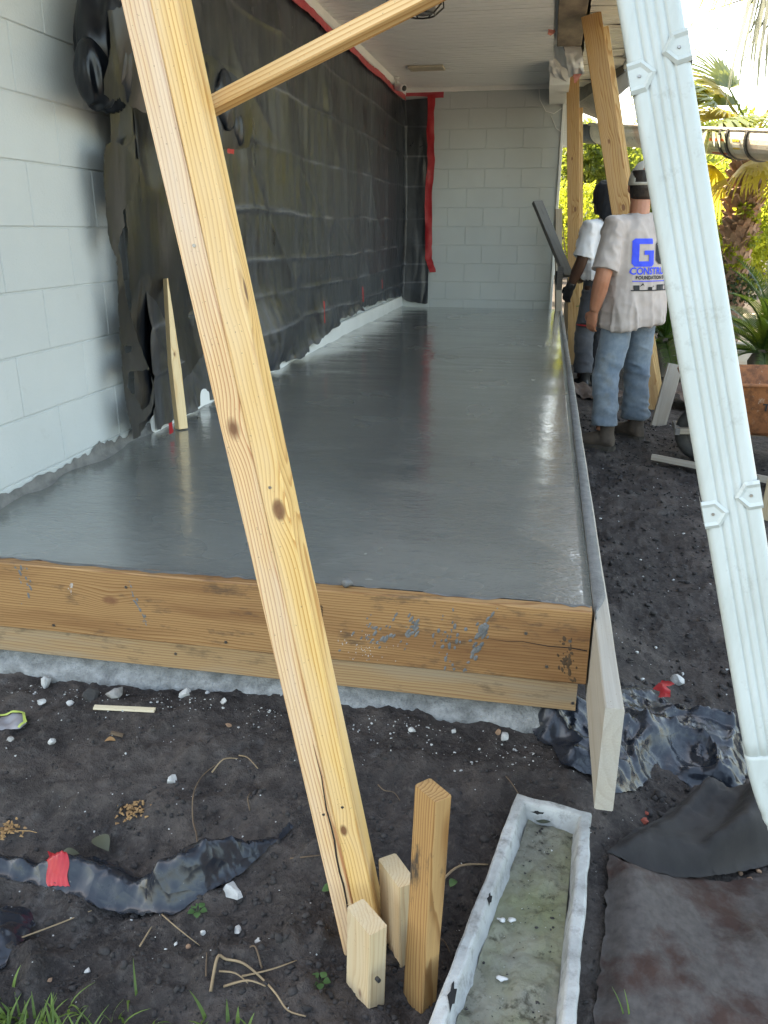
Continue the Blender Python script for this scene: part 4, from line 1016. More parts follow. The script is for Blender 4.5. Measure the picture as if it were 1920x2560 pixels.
# ------------------------------------------------------------------ props under the eave
PROP = wood('prop_pine', (.50, .31, .13), (.32, .15, .045), (.42, .26, .13), 110, .55, [(1.62, -.02, .016), (1.02, .03, .012), (2.1, .01, .01)], 25, axis=(.04, .1), tilt=.01)
PROPS = wood('prop_pine_edge', (.60, .42, .20), (.40, .22, .08), None, 130, .55, [(1.1, 0, .008), (1.9, .01, .007)], 29, axis=(.02, .07))
def prop(name, b0, t0, wd, label, dx, tl):
    b0, t0 = Vector(b0), Vector(t0); o = empty(name, tuple(b0)); props(o, label, 'prop', 'timber props under the eave'); PM = Matrix.Translation(-b0)
    a = (t0 - b0).normalized(); s = Vector((1, 0, 0)); s = (s - a * s.dot(a)).normalized(); n = Vector((-.1, -1, 0)); n = (n - a * n.dot(a)).normalized()
    board('board', b0, t0, wd, .038, n, PROP, o, pre=PM)
    board('board', b0 + s * (wd / 2 + .012) - n * .05 - a * .0, t0 + s * (wd / 2 + .012) - n * .05 - a * tl, .089, .038, s, PROPS, o, pre=PM)
    return o
pa = empty; 
prop('timber_prop', (.745, 4.85, -.55), (.028, 4.95, 2.318), .140, 'slanting double pine prop with a dark knot, standing behind the worker in grey', 0, .1)
prop('timber_prop', (.19, 7.2, -.55), (-.042, 7.2, 2.318), .120, 'steeper double pine prop under the eave nearest the end wall', 0, .32)
# ------------------------------------------------------------------ people
from mathutils.bvhtree import BVHTree
def solid(mb, voxel, smooth=4):
    """merge overlapping closed shells into one skin and smooth it"""
    me = mesh('tmp', mb.v, mb.f); bm = bmesh.new(); bm.from_mesh(me); bmesh.ops.recalc_face_normals(bm, faces=bm.faces); bm.to_mesh(me); bm.free()
    o = bpy.data.objects.new('tmp', me); COL.objects.link(o)
    r = o.modifiers.new('r', 'REMESH'); r.mode = 'VOXEL'; r.voxel_size = voxel
    s = o.modifiers.new('s', 'SMOOTH'); s.iterations = smooth; s.factor = .5
    dg = bpy.context.evaluated_depsgraph_get(); dg.update()
    out = bpy.data.meshes.new_from_object(o.evaluated_get(dg)); bpy.data.objects.remove(o)
    out.polygons.foreach_set('use_smooth', np.ones(len(out.polygons), bool))
    return out
def vdisp(me, fn):
    n = len(me.vertices); co = np.zeros(n * 3); no = np.zeros(n * 3)
    me.vertices.foreach_get('co', co); me.vertex_normals.foreach_get('vector', no)
    co = co.reshape(-1, 3); no = no.reshape(-1, 3)
    me.vertices.foreach_set('co', (co + no * fn(co)[:, None]).ravel()); me.update()
def ell(c, rx, ry, n=28, p=2.3, rot=0.0, tilt=(0, 0)):
    out = []
    for k in range(n):
        a = 2 * math.pi * k / n; ca, sa = math.cos(a), math.sin(a)
        x = math.copysign(abs(ca) ** (2 / p), ca) * rx; y = math.copysign(abs(sa) ** (2 / p), sa) * ry
        out.append((c[0] + x * math.cos(rot) - y * math.sin(rot), c[1] + x * math.sin(rot) + y * math.cos(rot), c[2] + x * tilt[0] + y * tilt[1]))
    return out
def ball(mb, c, r, n=14, m=10):
    r = r if hasattr(r, '__len__') else (r, r, r)
    R = []
    for j in range(1, m):
        th = math.pi * j / m - math.pi / 2
        R.append([(c[0] + r[0] * math.cos(th) * math.cos(2 * math.pi * k / n), c[1] + r[1] * math.cos(th) * math.sin(2 * math.pi * k / n), c[2] + r[2] * math.sin(th)) for k in range(n)])
    mb.rings(R)
def bez(pts, rad, n=5):
    """smooth polyline through the points with radii"""
    P = [Vector(p) for p in pts]; out = []; rr = []
    for i in range(len(P) - 1):
        p0, p1, p2, p3 = P[max(i-1, 0)], P[i], P[i+1], P[min(i+2, len(P)-1)]
        for k in range(n):
            t_ = k / n
            out.append(.5 * ((2*p1) + (p2-p0)*t_ + (2*p0-5*p1+4*p2-p3)*t_*t_ + (3*p1-p0-3*p2+p3)*t_**3)); rr.append(rad[i] + (rad[i+1] - rad[i]) * t_)
    out.append(P[-1]); rr.append(rad[-1]); return out, rr
def hand(mb, wrist, d, n, side):
    """palm, four fingers and a thumb; d = direction of the fingers, n = palm normal, side = thumb direction"""
    wrist, d, n = Vector(wrist), Vector(d).normalized(), Vector(n); n = (n - d * n.dot(d)).normalized(); s = Vector(side); s = (s - d * s.dot(d) - n * s.dot(n)).normalized()
    R = []
    for k, (t_, w_, h_) in enumerate([(-.01, .027, .020), (.02, .034, .018), (.06, .042, .016), (.092, .041, .013), (.100, .036, .009)]):
        c = wrist + d * t_; R.append([tuple(c + s * (w_ * math.copysign(abs(math.cos(a)) ** .8, math.cos(a))) + n * (h_ * math.sin(a))) for a in [2 * math.pi * j / 14 for j in range(14)]])
    mb.rings(R)
    for i, ln in enumerate((.072, .082, .076, .060)):
        b0 = wrist + d * .086 + s * (.030 - i * .020); b1 = b0 + (d * .95 + n * .25) * ln * .45; b2 = b1 + (d * .75 + n * .65) * ln * .32; b3 = b2 + (d * .35 + n * .93) * ln * .26
        mb.tube([b0, b1, b2, b3], [.0098, .0092, .0085, .0070], 8)
    t0 = wrist + d * .022 + s * .028; t1 = t0 + (s * .75 + d * .65 + n * .15) * .036; t2 = t1 + (d * .9 + s * .2 + n * .35) * .032; t3 = t2 + (d * .9 + n * .5) * .022
    mb.tube([t0, t1, t2, t3], [.0125, .0115, .0100, .0080], 8)
SKIN1 = mottled('tanned_skin', (.36, .15, .085), (.42, .19, .115), 14, .5, .15, 150, .001, Subsurface_Weight=.08)
SKIN2 = mottled('dark_skin', (.060, .028, .018), (.085, .042, .026), 14, .45, .15, 150, .001)
def fabric(name, c1, c2, rough=.85, sc_=5, weave=600, b=.25, stain=None):
    t = NT(name, rough, .2); v = t.co(); col = t.mix(t.ramp(t.noise(v, sc_, 5, .65), [(.35, 0.0), (.65, 1.0)]), c1, c2)
    if stain: col = t.mix(t.ramp(t.noise(v, 7, 6, .7), [(.56, 0.0), (.70, .7)]), col, stain)
    nb = t.bump(t.noise(v, weave, 2, .5), b, .0008); nb = t.bump(t.noise(t.co(scale=(1, 1, .4)), 16, 3, .5), .35, .012, nb)
    return t.done(col, None, nb, Sheen_Weight=.15)
def person(name, loc, heading, label, skin, shirt, pants, boots, arms, feet, belly=1.0, glove=None, hem=(.76, 0.0), head_tilt=(0, 0), belt=None, tuck=False, head_yaw=0.0):
    root = empty(name, loc, heading); props(root, label, 'person')
    hx, hy = head_tilt
    # --- body: head, neck, trunk, arms, hands, legs in one skin
    b = MB()
    R = []
    for z, rx, ry, cy in [(1.485, .030, .045, .035), (1.50, .048, .062, .028), (1.53, .060, .078, .016), (1.57, .068, .088, .006), (1.62, .073, .095, .0), (1.66, .074, .096, -.003), (1.70, .066, .086, -.004), (1.73, .045, .060, -.004), (1.742, .02, .03, -.004)]:
        R.append(ell((hx, cy + hy, z), rx, ry, 20, 2.1))
    b.rings(R)
    b.tube([(0, -.02, 1.38), (hx * .5, -.018 + hy * .5, 1.47), (hx, .0 + hy, 1.56)], [.068, .060, .058], 14)
    b.tube([(hx, .095 + hy, 1.625), (hx, .118 + hy, 1.585), (hx, .092 + hy, 1.575)], [.008, .015, .012], 8)
    for s in (-1, 1):
        ball(b, (hx + s * .074, -.008 + hy, 1.605), (.010, .020, .032), 10, 8); ball(b, (hx + s * .032, .083 + hy, 1.622), (.014, .010, .009), 8, 6)
    b.tube([(hx - .026, .088 + hy, 1.545), (hx, .097 + hy, 1.545), (hx + .026, .088 + hy, 1.545)], .008, 8)
    hc_, hs_ = math.cos(head_yaw), math.sin(head_yaw)
    b.v = [(hx + (x - hx) * hc_ - (y - hy) * hs_, hy + (x - hx) * hs_ + (y - hy) * hc_, z) for x, y, z in b.v]
    b.rings([ell((0, -.005, z), rx, ry, 22) for z, rx, ry in [(.84, .13, .09), (.95, .14, .10), (1.1, .14, .10), (1.25, .15, .095), (1.34, .145, .08), (1.40, .085, .06)]])
    for s in (-1, 1):
        sh, el_, wr = [Vector(q) for q in arms[s]]
        P, r_ = bez([sh, sh * .5 + el_ * .5, el_, el_ * .55 + wr * .45, wr], [.064, .060, .050, .050, .032], 4)
        b.tube(P, r_, 12)
        dr = (wr - el_).normalized(); nn = Vector((-s, .15, 0)); hand(b, wr + dr * .005, (dr + Vector((0, .05, -.25))).normalized(), nn, Vector((0, 1, .2)))
        fx, fy, fr = feet[s]
        b.tube([(s * .09, 0, .90), (s * .115 + fx * .2, fy * .4, .48), (fx, fy, .12)], [.085, .058, .042], 12)
    body = link('body', solid(b, .0058, 3), skin, root)
    # --- trousers
    b = MB()
    b.rings([ell((0, -.008, z), rx, ry, 24) for z, rx, ry in [(.78, .155, .115), (.86, .172, .128), (.95, .170, .126), (1.02, .165 * belly, .122 * belly)]])
    for s in (-1, 1):
        fx, fy, fr = feet[s]; hip = Vector((s * .092, -.004, .86)); kn = Vector((s * .055 + fx * .55, fy * .5 + .015, .47)); an = Vector((fx, fy - .012, .155))
        P, r_ = bez([hip, hip * .5 + kn * .5, kn, kn * .45 + an * .55, an], [.100, .098, .084, .082, .088], 6); b.tube(P, r_, 20)
    me = solid(b, .0085, 3)
    def jf(P):
        z = P[:, 2]; low = 1 - sstep(.12, .42, z)
        a_ = P * np.array((7, 7, 19)); q_ = P + np.array((0, 0, .35)) * (P[:, :1] * 1.0)
        fold = (1 - np.abs(fbm(np.stack([q_[:, 0] * 5, q_[:, 1] * 5, q_[:, 2] * 13], -1), 2, 5))) ** 2
        return .016 * fold * (.35 + 1.1 * low + .5 * np.exp(-((z - .47) / .09) ** 2) + .4 * np.exp(-((z - .78) / .06) ** 2)) + .003 * fbm(a_ * 1.6, 2, 6) - .006
    vdisp(me, jf); trousers = link('trousers', me, pants, root)
    # --- shirt with sleeves
    b = MB(); hz, sl = hem
    prof = [(hz, .216, .166), (hz + .10, .216 * belly, .170 * belly), (1.03, .204 * belly, .164 * belly), (1.16, .202, .155), (1.28, .202, .140), (1.36, .192, .122), (1.415, .150, .098), (1.445, .10, .082), (1.462, .078, .074)]
    if tuck: prof = [(hz, .186, .140), (hz + .03, .200, .152), (1.10, .215, .160)] + prof[3:]
    b.rings([ell((0, -.010, z), rx, ry, 30, 2.4, tilt=(sl * (1 - sstep(hz, 1.1, z)), 0)) for z, rx, ry in prof])
    for s in (-1, 1):
        sh, el_, wr = [Vector(q) for q in arms[s]]; end = sh + (el_ - sh) * .92
        b.tube([Vector((s * .10, -.005, 1.385)), sh + Vector((s * .004, 0, .012)), sh * .45 + end * .55, end], [.070, .080, .082, .088], 18)
    me = solid(b, .0085, 4)
    def sf(P):
        x, y, z = P[:, 0], P[:, 1], P[:, 2]
        dr = np.maximum(0, 1 - np.abs(fbm(np.stack([x * 12 + z * 1.8, y * 12, z * 1.1 + x * 2], -1), 2, 15))) ** 2.5
        dg_ = np.maximum(0, 1 - np.abs(fbm(np.stack([x * 5 + z * 9, y * 6, z * 6 - x * 4], -1), 2, 18))) ** 3
        lowf = 1 - sstep(hz, hz + .4, z)
        slv = sstep(.2, .25, np.abs(x))
        logo_ = 1 - .6 * np.exp(-((z - 1.2) / .15) ** 2) * np.exp(-(x / .16) ** 2) * (y < 0)
        return logo_ * .020 * dr * (.4 + .7 * lowf) * (1 - slv * .5) + logo_ * .011 * dg_ * (.25 + .5 * lowf + .9 * slv) + .0025 * fbm(P * 22, 2, 4) - .009
    vdisp(me, sf); shirt_o = link('shirt', me, shirt, root)
    # --- boots
    for s in (-1, 1):
        fx, fy, fr = feet[s]; c, sn = math.cos(fr), math.sin(fr)
        b = MB(); R = []
        for yy_, w_, h_, zc in [(-.085, .030, .030, .045), (-.075, .042, .050, .055), (-.03, .047, .062, .066), (.03, .046, .058, .060), (.09, .050, .044, .050), (.15, .052, .036, .044), (.195, .043, .030, .040), (.218, .022, .018, .034)]:
            R.append([(w_ * math.cos(a), yy_, zc + h_ * math.sin(a)) for a in [2 * math.pi * j / 16 for j in range(16)]])
        b.rings(R); b.tube([(0, -.03, .05), (0, -.028, .13), (0, -.03, .21)], [.052, .050, .052], 16)
        V = [(fx + x * c - y * sn, fy + x * sn + y * c, z) for x, y, z in b.v]; b.v = V
        bo = link('boot', solid(b, .007, 3), boots, root)
        so_ = MB(); ring = [(-.047, -.07), (-.05, .0), (-.05, .12), (-.046, .18), (-.02, .225), (.02, .225), (.046, .18), (.05, .12), (.05, .0), (.047, -.07), (.02, -.095), (-.02, -.095)]
        f_ = lambda x, y, z: (fx + x * c - y * sn, fy + x * sn + y * c, z)
        so_.rings([[f_(x, y, -.005) for x, y in ring], [f_(x * 1.02, y, .026) for x, y in ring]]); so_.build('sole', NT_SOLE, bo)
    return root, body, shirt_o, trousers
NT_SOLE = mottled('boot_sole', (.03, .026, .022), (.06, .05, .04), 20, .9, .4)
TEE = fabric('stone_tee', (.37, .315, .285), (.44, .38, .345))
JEAN = fabric('faded_denim', (.10, .132, .170), (.185, .22, .25), sc_=9, stain=(.15, .15, .135))
BOOT = mottled('muddy_leather', (.055, .042, .034), (.095, .07, .052), 12, .8, .5, 60, .003)
GX, GY = .375, 3.68; HY = math.radians(-42); HR = Matrix.Rotation(HY, 4, 'Z')
w2, body2, shirt2, jeans2 = person('person', (GX, GY, G(GX, GY) - .005), math.radians(40), 'person in a stone tee with a blue logo, faded jeans, boots and backward cap', SKIN1, TEE, JEAN, BOOT,
    {-1: [(-.200, -.01, 1.375), (-.285, -.03, 1.10), (-.262, .045, .885)], 1: [(.200, -.01, 1.375), (.275, .02, 1.10), (.20, .20, .98)]},
    {-1: (-.185, -.04, .45), 1: (.205, .07, -.05)}, belly=1.0, hem=(.79, .14), head_tilt=(.0, .005), head_yaw=HY)
# hair and cap
HAIR = mottled('dark_hair', (.018, .013, .010), (.035, .026, .02), 60, .6, .5, 300, .002)
b = MB(); b.rings([ell((0, -.012, z), rx, ry, 22, 2.1) for z, rx, ry in [(1.535, .050, .050), (1.55, .066, .075), (1.60, .0765, .098), (1.66, .0775, .099), (1.70, .07, .09)]])
hv = [v for v in b.v]; me = solid(b, .006, 2)
bm = bmesh.new(); bm.from_mesh(me); bmesh.ops.bisect_plane(bm, geom=bm.verts[:] + bm.edges[:] + bm.faces[:], plane_co=(0, .03, 1.58), plane_no=(0, .9, -.45), clear_outer=True); bm.to_mesh(me); bm.free()
link('hair', me, HAIR, body2, HR)
CAPM = fabric('khaki_cap', (.40, .36, .29), (.46, .42, .35), weave=500)
cap = MB(); nk, nj = 40, 12; zb = 1.618
ang = lambda k: 2 * math.pi * k / nk
V = []; F = []
for j in range(nj + 1):
    th = (math.pi / 2) * j / nj
    for k in range(nk):
        a = ang(k); fl_ = 1 + .0
        V.append((.084 * math.cos(a) * math.cos(th), -.006 + .106 * math.sin(a) * math.cos(th), zb + .135 * math.sin(th) + .004 * math.sin(a)))
for j in range(nj):
    for k in range(nk):
        a = (ang(k) + ang(k + 1)) / 2; back = abs(((a - 1.5 * math.pi + math.pi) % (2 * math.pi)) - math.pi)
        hmax = 5 * math.sqrt(max(0, 1 - (back / .62) ** 2))
        if 1 <= j < hmax + .2: continue
        k2 = (k + 1) % nk; F.append((j*nk + k, j*nk + k2, (j+1)*nk + k2, (j+1)*nk + k))
cap_o = mk('cap', V, F, CAPM, body2, smooth=True, mw=HR); sm = cap_o.modifiers.new('thick', 'SOLIDIFY'); sm.thickness = .003; sm.offset = 1
b = MB(); R = []
for k in range(13):
    a = math.pi * (.12 + .76 * k / 12); r0, r1 = 1.0, 1.0 + .72 * math.sin(math.pi * (k / 12)) ** .6
    R.append(((.084 * math.cos(a), -.006 + .106 * math.sin(a), zb + .012), (.084 * math.cos(a) * (1 + .05), -.006 + .106 * math.sin(a) * r1, zb - .01)))
for k in range(12): b.add([R[k][0], R[k+1][0], R[k+1][1], R[k][1]], [(0, 1, 2, 3)])
br = b.build('brim', CAPM, cap_o, True); sm = br.modifiers.new('thick', 'SOLIDIFY'); sm.thickness = .004
ball_b = MB(); ball(ball_b, (0, -.006, zb + .136), .006, 8, 6); ball_b.build('button', CAPM, cap_o, True)
# jeans: back pockets and belt line
def drape(me_src, target, offs, name, mat, parent, origin_y=-1.0, cuts=3):
    scale_logo = name.startswith('logo')
    """lay flat artwork (x, z in the mesh's x, y) on the back of a garment"""
    tree = BVHTree.FromPolygons([v.co.copy() for v in target.vertices], [tuple(p.vertices) for p in target.polygons])
    bm = bmesh.new(); bm.from_mesh(me_src); bmesh.ops.triangulate(bm, faces=bm.faces)
    for _ in range(6):
        el = [e for e in bm.edges if e.calc_length() > .0065]
        if el: bmesh.ops.subdivide_edges(bm, edges=el, cuts=1, use_grid_fill=False); bmesh.ops.triangulate(bm, faces=bm.faces)
    last = -.15; miss = []
    if scale_logo:
        for v in bm.verts: v.co = Vector((v.co.x * 1.25 + .02, 1.2 + (v.co.y - 1.2) * 1.25, 0))
    for v in bm.verts:
        h = tree.ray_cast(Vector((v.co.x, origin_y, v.co.y)), Vector((0.0001, 1, 0.0001)), 5.0)
        if h[0] is not None: last = h[0].y
        elif scale_logo: miss.append(v)
        v.co = Vector((v.co.x, last - offs - .0012, v.co.y))
    if miss: bmesh.ops.delete(bm, geom=miss, context='VERTS')
    me = bpy.data.meshes.new(name); bm.to_mesh(me); bm.free(); me.polygons.foreach_set('use_smooth', np.ones(len(me.polygons), bool))
    return link(name, me, mat, parent)
def flat(polys):
    b = MB()
    for p in polys: b.add([(x, y, 0) for x, y in p], [tuple(range(len(p)))])
    return mesh('art', b.v, b.f)
BLUE = fabric('blue_print', (.035, .07, .62), (.045, .09, .70)); INKB = fabric('black_print', (.02, .02, .022), (.035, .035, .035)); PALEP = fabric('pale_print', (.42, .42, .44), (.5, .5, .5))
def txt_art(body, size, cx, cz, bold, spacing=1.0, sx=1.0):
    me = text_mesh(body, size, bold, spacing)
    for v in me.vertices: v.co = Vector((v.co.x * sx + cx, v.co.y + cz, 0))
    return me
S2 = shirt2.data; lx = .0
rect = lambda x0, x1, y0, y1: [(x0, y0), (x1, y0), (x1, y1), (x0, y1)]
Gx = -.135
drape(flat([[(Gx, 1.175), (Gx + .012, 1.160), (Gx + .10, 1.160), (Gx + .112, 1.173), (Gx + .112, 1.185), (Gx + .03, 1.185)], [(Gx, 1.175), (Gx + .03, 1.185), (Gx + .03, 1.265), (Gx, 1.278)], [(Gx, 1.278), (Gx + .03, 1.265), (Gx + .106, 1.265), (Gx + .106, 1.29), (Gx + .014, 1.29)],
            [(Gx + .082, 1.185), (Gx + .112, 1.185), (Gx + .112, 1.235), (Gx + .058, 1.235), (Gx + .058, 1.215), (Gx + .082, 1.215)]]), S2, .0032, 'logo_letter', BLUE, shirt2)
drape(flat([[(-.008, 1.19), (.012, 1.172), (.092, 1.172), (.092, 1.195), (.026, 1.195), (.026, 1.255), (-.008, 1.262)], [(-.012, 1.262), (.012, 1.262), (.045, 1.292), (.078, 1.262), (.1, 1.262), (.045, 1.315)], [(.05, 1.215), (.092, 1.215), (.092, 1.235), (.05, 1.235)]]), S2, .0042, 'logo_mark', INKB, shirt2)
drape(flat([rect(.0, .026, 1.295, 1.385), [(.026, 1.315), (.05, 1.325), (.05, 1.405), (.026, 1.385)]]), S2, .0032, 'logo_tower', BLUE, shirt2)
for k in range(4): drape(flat([rect(.056 + k * .012, .062 + k * .012, 1.305 - k * .006, 1.375 - k * .02)]), S2, .0034, 'logo_stripe', INKB, shirt2)
drape(txt_art('CONSTRUCTION', .046, .02, 1.138, .0012, 1.0, .90), S2, .0034, 'logo_text', BLUE, shirt2, cuts=1)
drape(txt_art('FOUNDATION SPECIALIST', .023, .02, 1.108, .0008, 1.1, .92), S2, .0034, 'logo_text', INKB, shirt2, cuts=1)
drape(flat([rect(-.13, .13, 1.090, 1.094)]), S2, .0034, 'logo_line', BLUE, shirt2)
drape(flat([rect(-.135, .135, 1.046, 1.051)]), S2, .0034, 'logo_line', INKB, shirt2)
for k, (cx_, w_, h_) in enumerate([(-.11, .03, .022), (-.04, .022, .014), (.03, .05, .024), (.09, .03, .02)]):
    drape(flat([rect(cx_ - w_ / 2, cx_ + w_ / 2, 1.051, 1.051 + h_), [(cx_ + w_ / 2, 1.051 + h_ * .6), (cx_ + w_, 1.051 + h_ * 1.5), (cx_ + w_ * 1.25, 1.051 + h_ * .7), (cx_ + w_, 1.051 + h_ * 1.1)]]), S2, .0034, 'logo_machine', INKB, shirt2)
DEN2 = fabric('denim_pocket', (.13, .16, .19), (.21, .24, .265), sc_=9)
for s in (-1, 1):
    cx_ = s * .095
    drape(flat([[(cx_ - .068, .885), (cx_ + .068, .885), (cx_ + .062, .77), (cx_, .745), (cx_ - .062, .77)]]), jeans2.data, .003, 'pocket', DEN2, jeans2)
    drape(flat([[(cx_ - .062, .866), (cx_ + .062, .866), (cx_ + .062, .863), (cx_ - .062, .863)]]), jeans2.data, .0042, 'stitching', INKB, jeans2)
# second worker
WTEE = fabric('white_tee', (.70, .70, .72), (.76, .76, .77)); GPANT = fabric('grey_work_trousers', (.055, .058, .066), (.085, .088, .097), sc_=6)
RUB = mottled('black_rubber', (.012, .012, .013), (.02, .02, .021), 12, .35, .1)
G1x, G1y = .30, 5.72
w1, body1, shirt1, pants1 = person('person', (G1x, G1y, G(G1x, G1y) - .005), math.radians(48), 'person in a white tee and grey trousers with a black cloth over the head', SKIN2, WTEE, GPANT, RUB,
    {-1: [(-.195, .0, 1.375), (-.245, .02, 1.12), (-.245, .12, .905)], 1: [(.195, .0, 1.375), (.27, .1, 1.1), (.2, .28, 1.0)]},
    {-1: (-.15, .0, .2), 1: (.14, .05, 0)}, hem=(.965, 0.0), head_tilt=(.0, .03), tuck=True)
CLB = fabric('black_cloth', (.010, .010, .012), (.018, .018, .02))
# head cloth hanging down the back
b = MB(); R = []
for z, rx, ry, cy in [(1.10, .05, .012, -.175), (1.2, .085, .022, -.178), (1.32, .11, .035, -.165), (1.42, .125, .07, -.10), (1.50, .105, .10, -.03), (1.58, .095, .115, .02), (1.66, .092, .117, .028), (1.72, .075, .095, .026), (1.755, .03, .04, .026)]: R.append(ell((.01 + (1.5 - z) * .06, cy, z), rx, ry, 24, 2.1))
b.rings(R); me = solid(b, .008, 2); vdisp(me, lambda P: .012 * (1 - np.abs(fbm(P * np.array((12, 12, 2.5)), 2, 5))) ** 2 - .004 + .003 * fbm(P * 20, 2, 3)); link('head_cloth', me, CLB, body1)
# belt, knee strap, gloves
b = MB(); b.rings([ell((0, -.008, z), .195, .148, 32) for z in (.955, .985)], cap=False); bt_ = b.build('belt', RUB, pants1, True)
b = MB(); b.rings([ell((-.115, .0, z), .100, .100, 24) for z in (.56, .60)], cap=False); b.build('knee_strap', RUB, pants1, True)
b = MB(); b.rings([ell((-.115, .0, z), .1025, .1025, 24) for z in (.573, .585)], cap=False); b.build('strap_trim', RED, pants1, True)
gm_ = MB(); dr = Vector((0, .10, -.215)).normalized(); wr = Vector((-.245, .12, .905)) - dr * .03
gm_.tube([wr, wr + dr * .05], [.036, .038], 14); hand(gm_, wr + dr * .035, (dr + Vector((0, .05, -.25))).normalized(), Vector((1, .15, 0)), Vector((0, 1, .2)))
c0 = np.array(tuple(wr + dr * .1)); me = solid(gm_, .005, 2); vdisp(me, lambda P: np.full(len(P), .004)); link('glove', me, RUB, body1)
drape(flat([rect(-.03, .10, 1.235, 1.241), rect(-.012, -.006, 1.17, 1.275), [(-.03, 1.235), (-.009, 1.275), (-.006, 1.27), (-.024, 1.235)]] + [rect(-.016, -.004, 1.06 + .016 * k, 1.07 + .016 * k) for k in range(8)]), shirt1.data, .0035, 'shirt_print', INKB, shirt1)
TEAL = fabric('teal_print', (.02, .22, .22), (.03, .28, .27)); drape(flat([rect(.006, .11, 1.06, 1.20)]), shirt1.data, .0035, 'shirt_print', TEAL, shirt1)
# trowel and screed board
GREYW = wood('wet_grey_board', (.20, .19, .17), (.12, .11, .10), None, 60, .55, (), 33, weather=.7, grey=(.16, .155, .15))
props(board('screed_board', U(1343, 505, 'y', 6.35), U(1420, 690, 'y', 5.95), .10, .04, (.55, -.8, .3), GREYW), 'dark mortar stained screed board held slanting by the gloved hand', 'board')
tr = empty('hand_trowel', tuple(U(1400, 690, 'y', 5.75)), .6); props(tr, 'dark steel hand trowel held by the gloved worker', 'trowel')
MB().bbox(-.03, .03, -.003, .003, -.12, .08, .002).build('blade', GREYW, tr); MB().tube([(-.0, .03, -.08), (0, .05, -.04), (0, .05, .04)], .011, 8).build('handle', RUB, tr, True)

# ------------------------------------------------------------------ wheelbarrow
t = NT('rusty_orange', .75, .3); v = t.co()
col = t.mix(t.ramp(t.noise(v, 7, 5, .65), [(.35, 0.0), (.65, 1.0)]), (.34, .13, .05), (.25, .10, .045))
col = t.mix(t.ramp(t.noise(v, 16, 5, .7), [(.46, 0.0), (.62, .85)]), col, (.12, .05, .025))
col = t.mix(t.ramp(t.noise(t.co(scale=(1.5, 1, 1), rot=(.4, .6, 0)), 21, 6, .75), [(.60, 0.0), (.69, .8)]), col, (.48, .40, .33))
RUST = t.done(col, None, t.bump(t.noise(v, 60, 4, .7), .4, .003))
TIRE = mottled('tyre_rubber', (.018, .018, .018), (.06, .055, .05), 9, .85, .4, 50, .003)
wbx = empty('wheelbarrow', (.87, 3.32, G(.87, 3.32)), math.radians(-4)); props(wbx, 'rusty orange wheelbarrow with a black tyre standing on the dirt', 'wheelbarrow')
# tray: top rim loop and floor loop, local X towards the handles
def rrect(x0, x1, y0, y1, r, z, zr=0.0, n=5):
    P = []
    for (cx_, cy_, a0) in ((x1 - r, y1 - r, 0), (x0 + r, y1 - r, 90), (x0 + r, y0 + r, 180), (x1 - r, y0 + r, 270)):
        for k in range(n + 1):
            a = math.radians(a0 + 90 * k / n); x = cx_ + r * math.cos(a); P.append((x, cy_ + r * math.sin(a), z + zr * (x - x0)))
    return P
b = MB(); L0 = [rrect(-.19, .86, -.355, .355, .12, .535, .03), rrect(-.17, .84, -.335, .335, .11, .54, .03), rrect(-.155, .825, -.325, .325, .11, .52, .03), rrect(.05, .72, -.25, .25, .12, .265, .01), rrect(.10, .68, -.21, .21, .10, .235, .01)]
b.rings(L0, cap=False); b.f.append(tuple(range(4 * 24, 5 * 24)))
tray = b.build('tray', RUST, wbx, True); sm = tray.modifiers.new('thick', 'SOLIDIFY'); sm.thickness = .004
rim = MB().tube([Vector(p) for p in rrect(-.19, .86, -.355, .355, .12, .535, .03)] + [Vector(rrect(-.19, .86, -.355, .355, .12, .535, .03)[0])], .011, 8, False); rim.build('rolled_rim', RUST, tray, True)
wc = (0.0, 0.0, .19); b = MB(); ring = []
for j in range(14):
    a = 2 * math.pi * j / 14; ring.append((.150 + .042 * math.cos(a), .046 * math.sin(a)))
b.rings([[(wc[0] + r * math.cos(2 * math.pi * k / 36), y, wc[2] + r * math.sin(2 * math.pi * k / 36)) for (r, y) in ring] for k in range(37)], cap=False)
wh = empty('wheel', (0, 0, 0)); wh.parent = wbx; b.build('tyre', TIRE, wh, True)
HUB = mottled('dirty_hub', (.20, .19, .175), (.11, .10, .095), 16, .7, .3)
b = MB(); b.rings([[(r * math.cos(2 * math.pi * k / 28), y, .19 + r * math.sin(2 * math.pi * k / 28)) for k in range(28)] for r, y in ((.118, .018), (.115, -.028), (.09, -.03), (.07, -.018), (.045, -.02), (.035, -.05), (.0, -.05))], cap=False); b.build('hub', HUB, wh, True)
GW = wood('wheelbarrow_wood', (.34, .27, .20), (.24, .18, .12), None, 50, .75, (), 41, weather=.6, grey=(.36, .34, .30))
for s in (-1, 1):
    board('handle', (-.20, s * .085, .205), (1.55, s * .30, .32), .038, .038, (0, 0, 1), GW, wbx)
    MB().tube([(.72, s * .20, .25), (.78, s * .22, .10), (.80, s * .225, .0), (.95, s * .23, .0), (1.05, s * .24, .27)], .013, 8).build('leg', RUST, wbx, True)
MB().bbox(.30, .34, -.16, .16, .215, .235, .003).build('crossbar', RUST, wbx)
MB().bbox(-.20, -.17, -.12, .12, .185, .225, .003).build('axle_bar', HUB, wbx)
me = text_mesh('TRUE', .062, .0018, .95)
o = link('tray_lettering', me, INKB, tray); nrm_t = math.atan2(.075, .255)
o.matrix_local = Matrix.Translation((.305, -.3085, .415)) @ Matrix.Rotation(math.pi / 2 - nrm_t * -1, 4, 'X') @ Matrix.Rotation(0, 4, 'Z')
